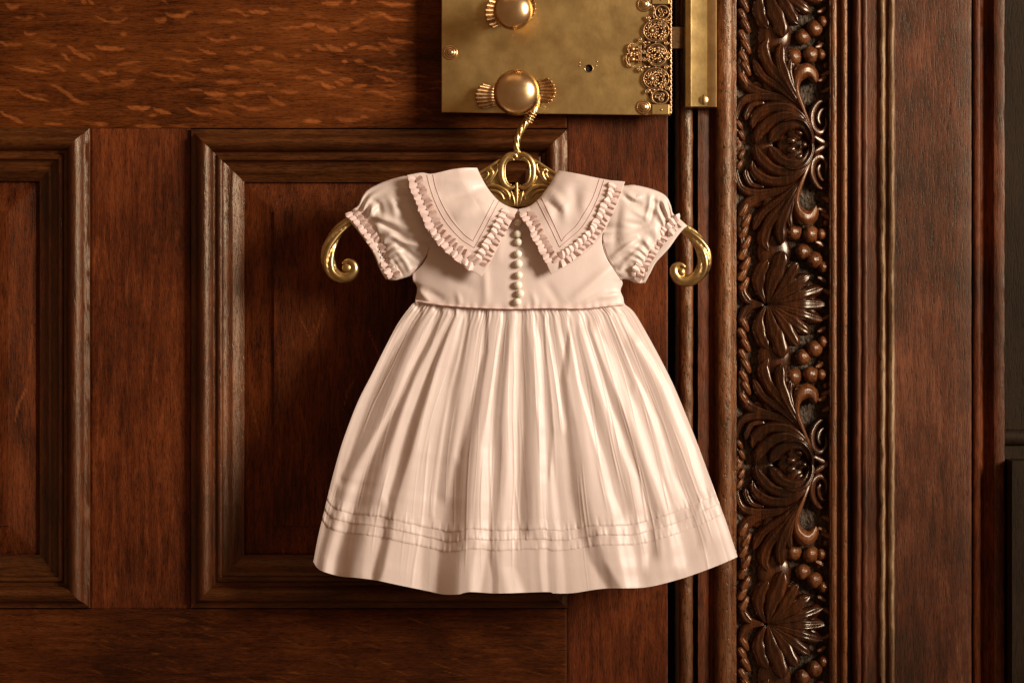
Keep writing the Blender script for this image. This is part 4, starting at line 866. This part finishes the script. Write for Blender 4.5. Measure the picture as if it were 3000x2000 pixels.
# ---- ribbon folds
def fold_mesh(seed):
    """one half of a pinched ribbon loop: narrow at the stitched centre (y=0), open pointed mouth at y=1"""
    r = np.random.default_rng(seed); na, nc = 9, 7; V = []
    sk = r.uniform(-.18, .18); lean = r.uniform(-.25, .25)
    for j in range(na):
        a = j/(na-1)
        for i in range(nc):
            c = i/(nc-1)
            arch = (1-abs(2*a-1)**(1.0+.5*(1-c)))
            z = arch*(0.15+0.85*c)+0.05*r.uniform(-1, 1)*(0 < j < na-1)
            x = (a-0.5)*(0.50+0.72*np.sin(min(c*1.15, 1)*pi/2))+sk*c+lean*arch*c
            V.append((x, c*(1+0.22*arch)-0.04, z))
    F = gridF(nc, na)
    me = bpy.data.meshes.new('ribbon_fold'); me.from_pydata(V, [], [tuple(int(q) for q in f) for f in F]); me.update(); me.materials.append(M['ribbon'])
    me.polygons.foreach_set('use_smooth', np.ones(len(me.polygons), bool)); me.set_sharp_from_angle(angle=R(28))
    return me
FM = [fold_mesh(k) for k in range(6)]
def place_folds(path, hf, parent, half=21, pitch=21, H=11, lift=1.5):
    q = catmull(path, 400); L = np.r_[0, np.cumsum(np.linalg.norm(np.diff(q, axis=0), axis=1))]; n = int(round(L[-1]/pitch))
    pw = wloc(parent)
    for k in range(n):
        s = (k+.5)/n*L[-1]; x = np.interp(s, L, q[:, 0]); y = np.interp(s, L, q[:, 1]); x2 = np.interp(min(s+3, L[-1]), L, q[:, 0]); y2 = np.interp(min(s+3, L[-1]), L, q[:, 1]); x1 = np.interp(s-3, L, q[:, 0]); y1 = np.interp(s-3, L, q[:, 1])
        a = math.atan2(-(y2-y1), x2-x1)+random.uniform(-.13, .13)
        d = hf(x, y)+lift; kk = (D-d*S)/D
        nx, ny = -sin(a), cos(a)
        d1 = hf(x+nx*half*.7, y-ny*half*.7); d2 = hf(x-nx*half*.7, y+ny*half*.7); tilt = math.atan2(max(-14, min(14, d1-d2)), 1.4*half)
        from mathutils import Matrix
        for sg in (1, -1):
            a2 = a+random.uniform(-.24, .24)
            ss = s+(0.25*pitch if sg > 0 else -0.25*pitch); xx = np.interp(ss, L, q[:, 0]); yy2 = np.interp(ss, L, q[:, 1])
            d = hf(xx, yy2)+lift
            o = link('ribbon_fold', FM[random.randrange(6)], parent)
            sc_ = pitch*S*kk*random.uniform(0.98, 1.2); hw = half*S*kk*random.uniform(.85, 1.1)
            # local x along the path, y across, z towards the camera
            ex = Vector((cos(a2), 0, sin(a2)))*sg; ez = Vector((0, -1, 0)); ey = ez.cross(ex)
            m = Matrix((ex*sc_, ey*hw, ez*(H*S*random.uniform(.75, 1.15)))).transposed()
            o.matrix_local = Matrix.Translation(Vector(P(xx, yy2, d)-pw)) @ m.to_4x4()

# ---- collars
def collar_piece(neck, front, outer, shoulder, side):
    """patch: u from neck to outer edge, v from the shoulder to the front point"""
    X, Y, U, Vv = coons(shoulder, front, neck, outer, 150, 170)
    inner_x = 1515
    def hf(x, y):
        x = np.asarray(x, float); y = np.asarray(y, float)
        e, _ = segdist(x, y, outer); nk, _ = segdist(x, y, neck)
        h = 214+22*smooth(y, 500, 640)+12*smooth(nk, 0, 60)+14*smooth(y, 640, 800)
        h = h-12*np.exp(-nk/9.0)-14*(1-smooth(y, 495, 530))
        h = h+ridges(x, y, CR)+1.0*vnoise(x/25, y/25, 71)
        return h
    if side == 'L': X = X[:, ::-1]; Y = Y[:, ::-1]
    o = grid('collar', P(X, Y, hf(X, Y)), M['silk'], dress, label='left collar wing' if side == 'L' else 'right collar wing'); solid(o, 0.0011, -1)
    return o, (lambda x, y: float(hf(np.array([x]), np.array([y]))[0])), hf
CR = [([(1320, 580), (1370, 565), (1430, 548)], 12, -4), ([(1330, 640), (1400, 600)], 24, 6), ([(1400, 580), (1445, 600)], 12, 3.5), ([(1300, 530), (1380, 535)], 22, 3), ([(1600, 590), (1640, 620)], 10, -6), ([(1620, 570), (1650, 600), (1655, 640)], 14, 6), ([(1680, 545), (1690, 620)], 18, -5), ([(1600, 600), (1620, 650)], 12, 3), ([(1720, 560), (1700, 640)], 22, 4)]
Lout = [(1192, 513), (1203, 555), (1223, 602), (1239, 644), (1256, 681), (1287, 720), (1321, 751), (1363, 782), (1411, 810)]
Lneck = [(1398, 492), (1413, 524), (1433, 557), (1461, 588), (1490, 605), (1517, 613)]
Rout = [(1831, 532), (1816, 577), (1793, 630), (1763, 689), (1729, 729), (1692, 760), (1648, 788), (1614, 803)]
Rneck = [(1634, 499), (1622, 520), (1608, 543), (1580, 580), (1550, 604), (1518, 613)]
cL, hcL, hfL = collar_piece(Lneck, [(1517, 613), (1478, 687), (1433, 774), (1411, 810)], Lout, [(1398, 492), (1360, 492), (1321, 497), (1265, 509), (1234, 506), (1192, 513)], 'L')
cR, hcR, hfR = collar_piece(Rneck, [(1518, 613), (1547, 664), (1575, 717), (1614, 803)], Rout, [(1634, 499), (1692, 509), (1749, 521), (1788, 528), (1831, 532)], 'R')
for o, hf, lines in ((cL, hfL, ([(1251, 513), (1262, 555), (1279, 600), (1307, 650), (1349, 698), (1390, 726)], [(1390, 726), (1422, 668), (1462, 590)], [(1268, 512), (1278, 553), (1294, 594), (1321, 640), (1358, 684), (1386, 706)], [(1386, 706), (1412, 658), (1448, 586)])),
                     (cR, hfR, ([(1770, 528), (1752, 580), (1728, 630), (1700, 672), (1668, 700), (1640, 724)], [(1640, 724), (1605, 650), (1573, 586)], [(1757, 524), (1738, 578), (1714, 622), (1688, 662), (1660, 688), (1646, 706)], [(1646, 706), (1620, 650), (1587, 580)]))):
    for ln in lines:
        q = catmull(ln, 50); V, F = tube(P(q[:, 0], q[:, 1], hf(q[:, 0], q[:, 1])+0.6), 1.0*S, 6); mesh('stitch_line', V, F, M['thread'], o)
def inset(path, cxy, k):
    """shift the points towards cxy by k px"""
    q = np.array(path, float); v = np.array(cxy)-q; return (q+v/np.linalg.norm(v, axis=1)[:, None]*k).tolist()
place_folds([(1216, 520), (1228, 560), (1247, 605), (1264, 645), (1285, 682), (1315, 715), (1350, 745), (1392, 776)], hcL, cL, 20, 18, 9)
place_folds([(1404, 772), (1430, 730), (1460, 676), (1492, 620)], hcL, cL, 20, 17, 9)
place_folds([(1805, 545), (1792, 580), (1768, 632), (1740, 680), (1706, 715), (1668, 745), (1640, 764)], hcR, cR, 18, 17, 9)
place_folds([(1622, 770), (1592, 716), (1566, 664), (1542, 622)], hcR, cR, 18, 16, 9)
place_folds([(1030, 620), (1062, 660), (1095, 704), (1122, 748), (1142, 785), (1158, 812)], hL, slL, 17, 16, 9)
place_folds([(1990, 642), (1962, 672), (1930, 706), (1900, 746), (1876, 784), (1858, 818)], hR, slR, 17, 16, 9)
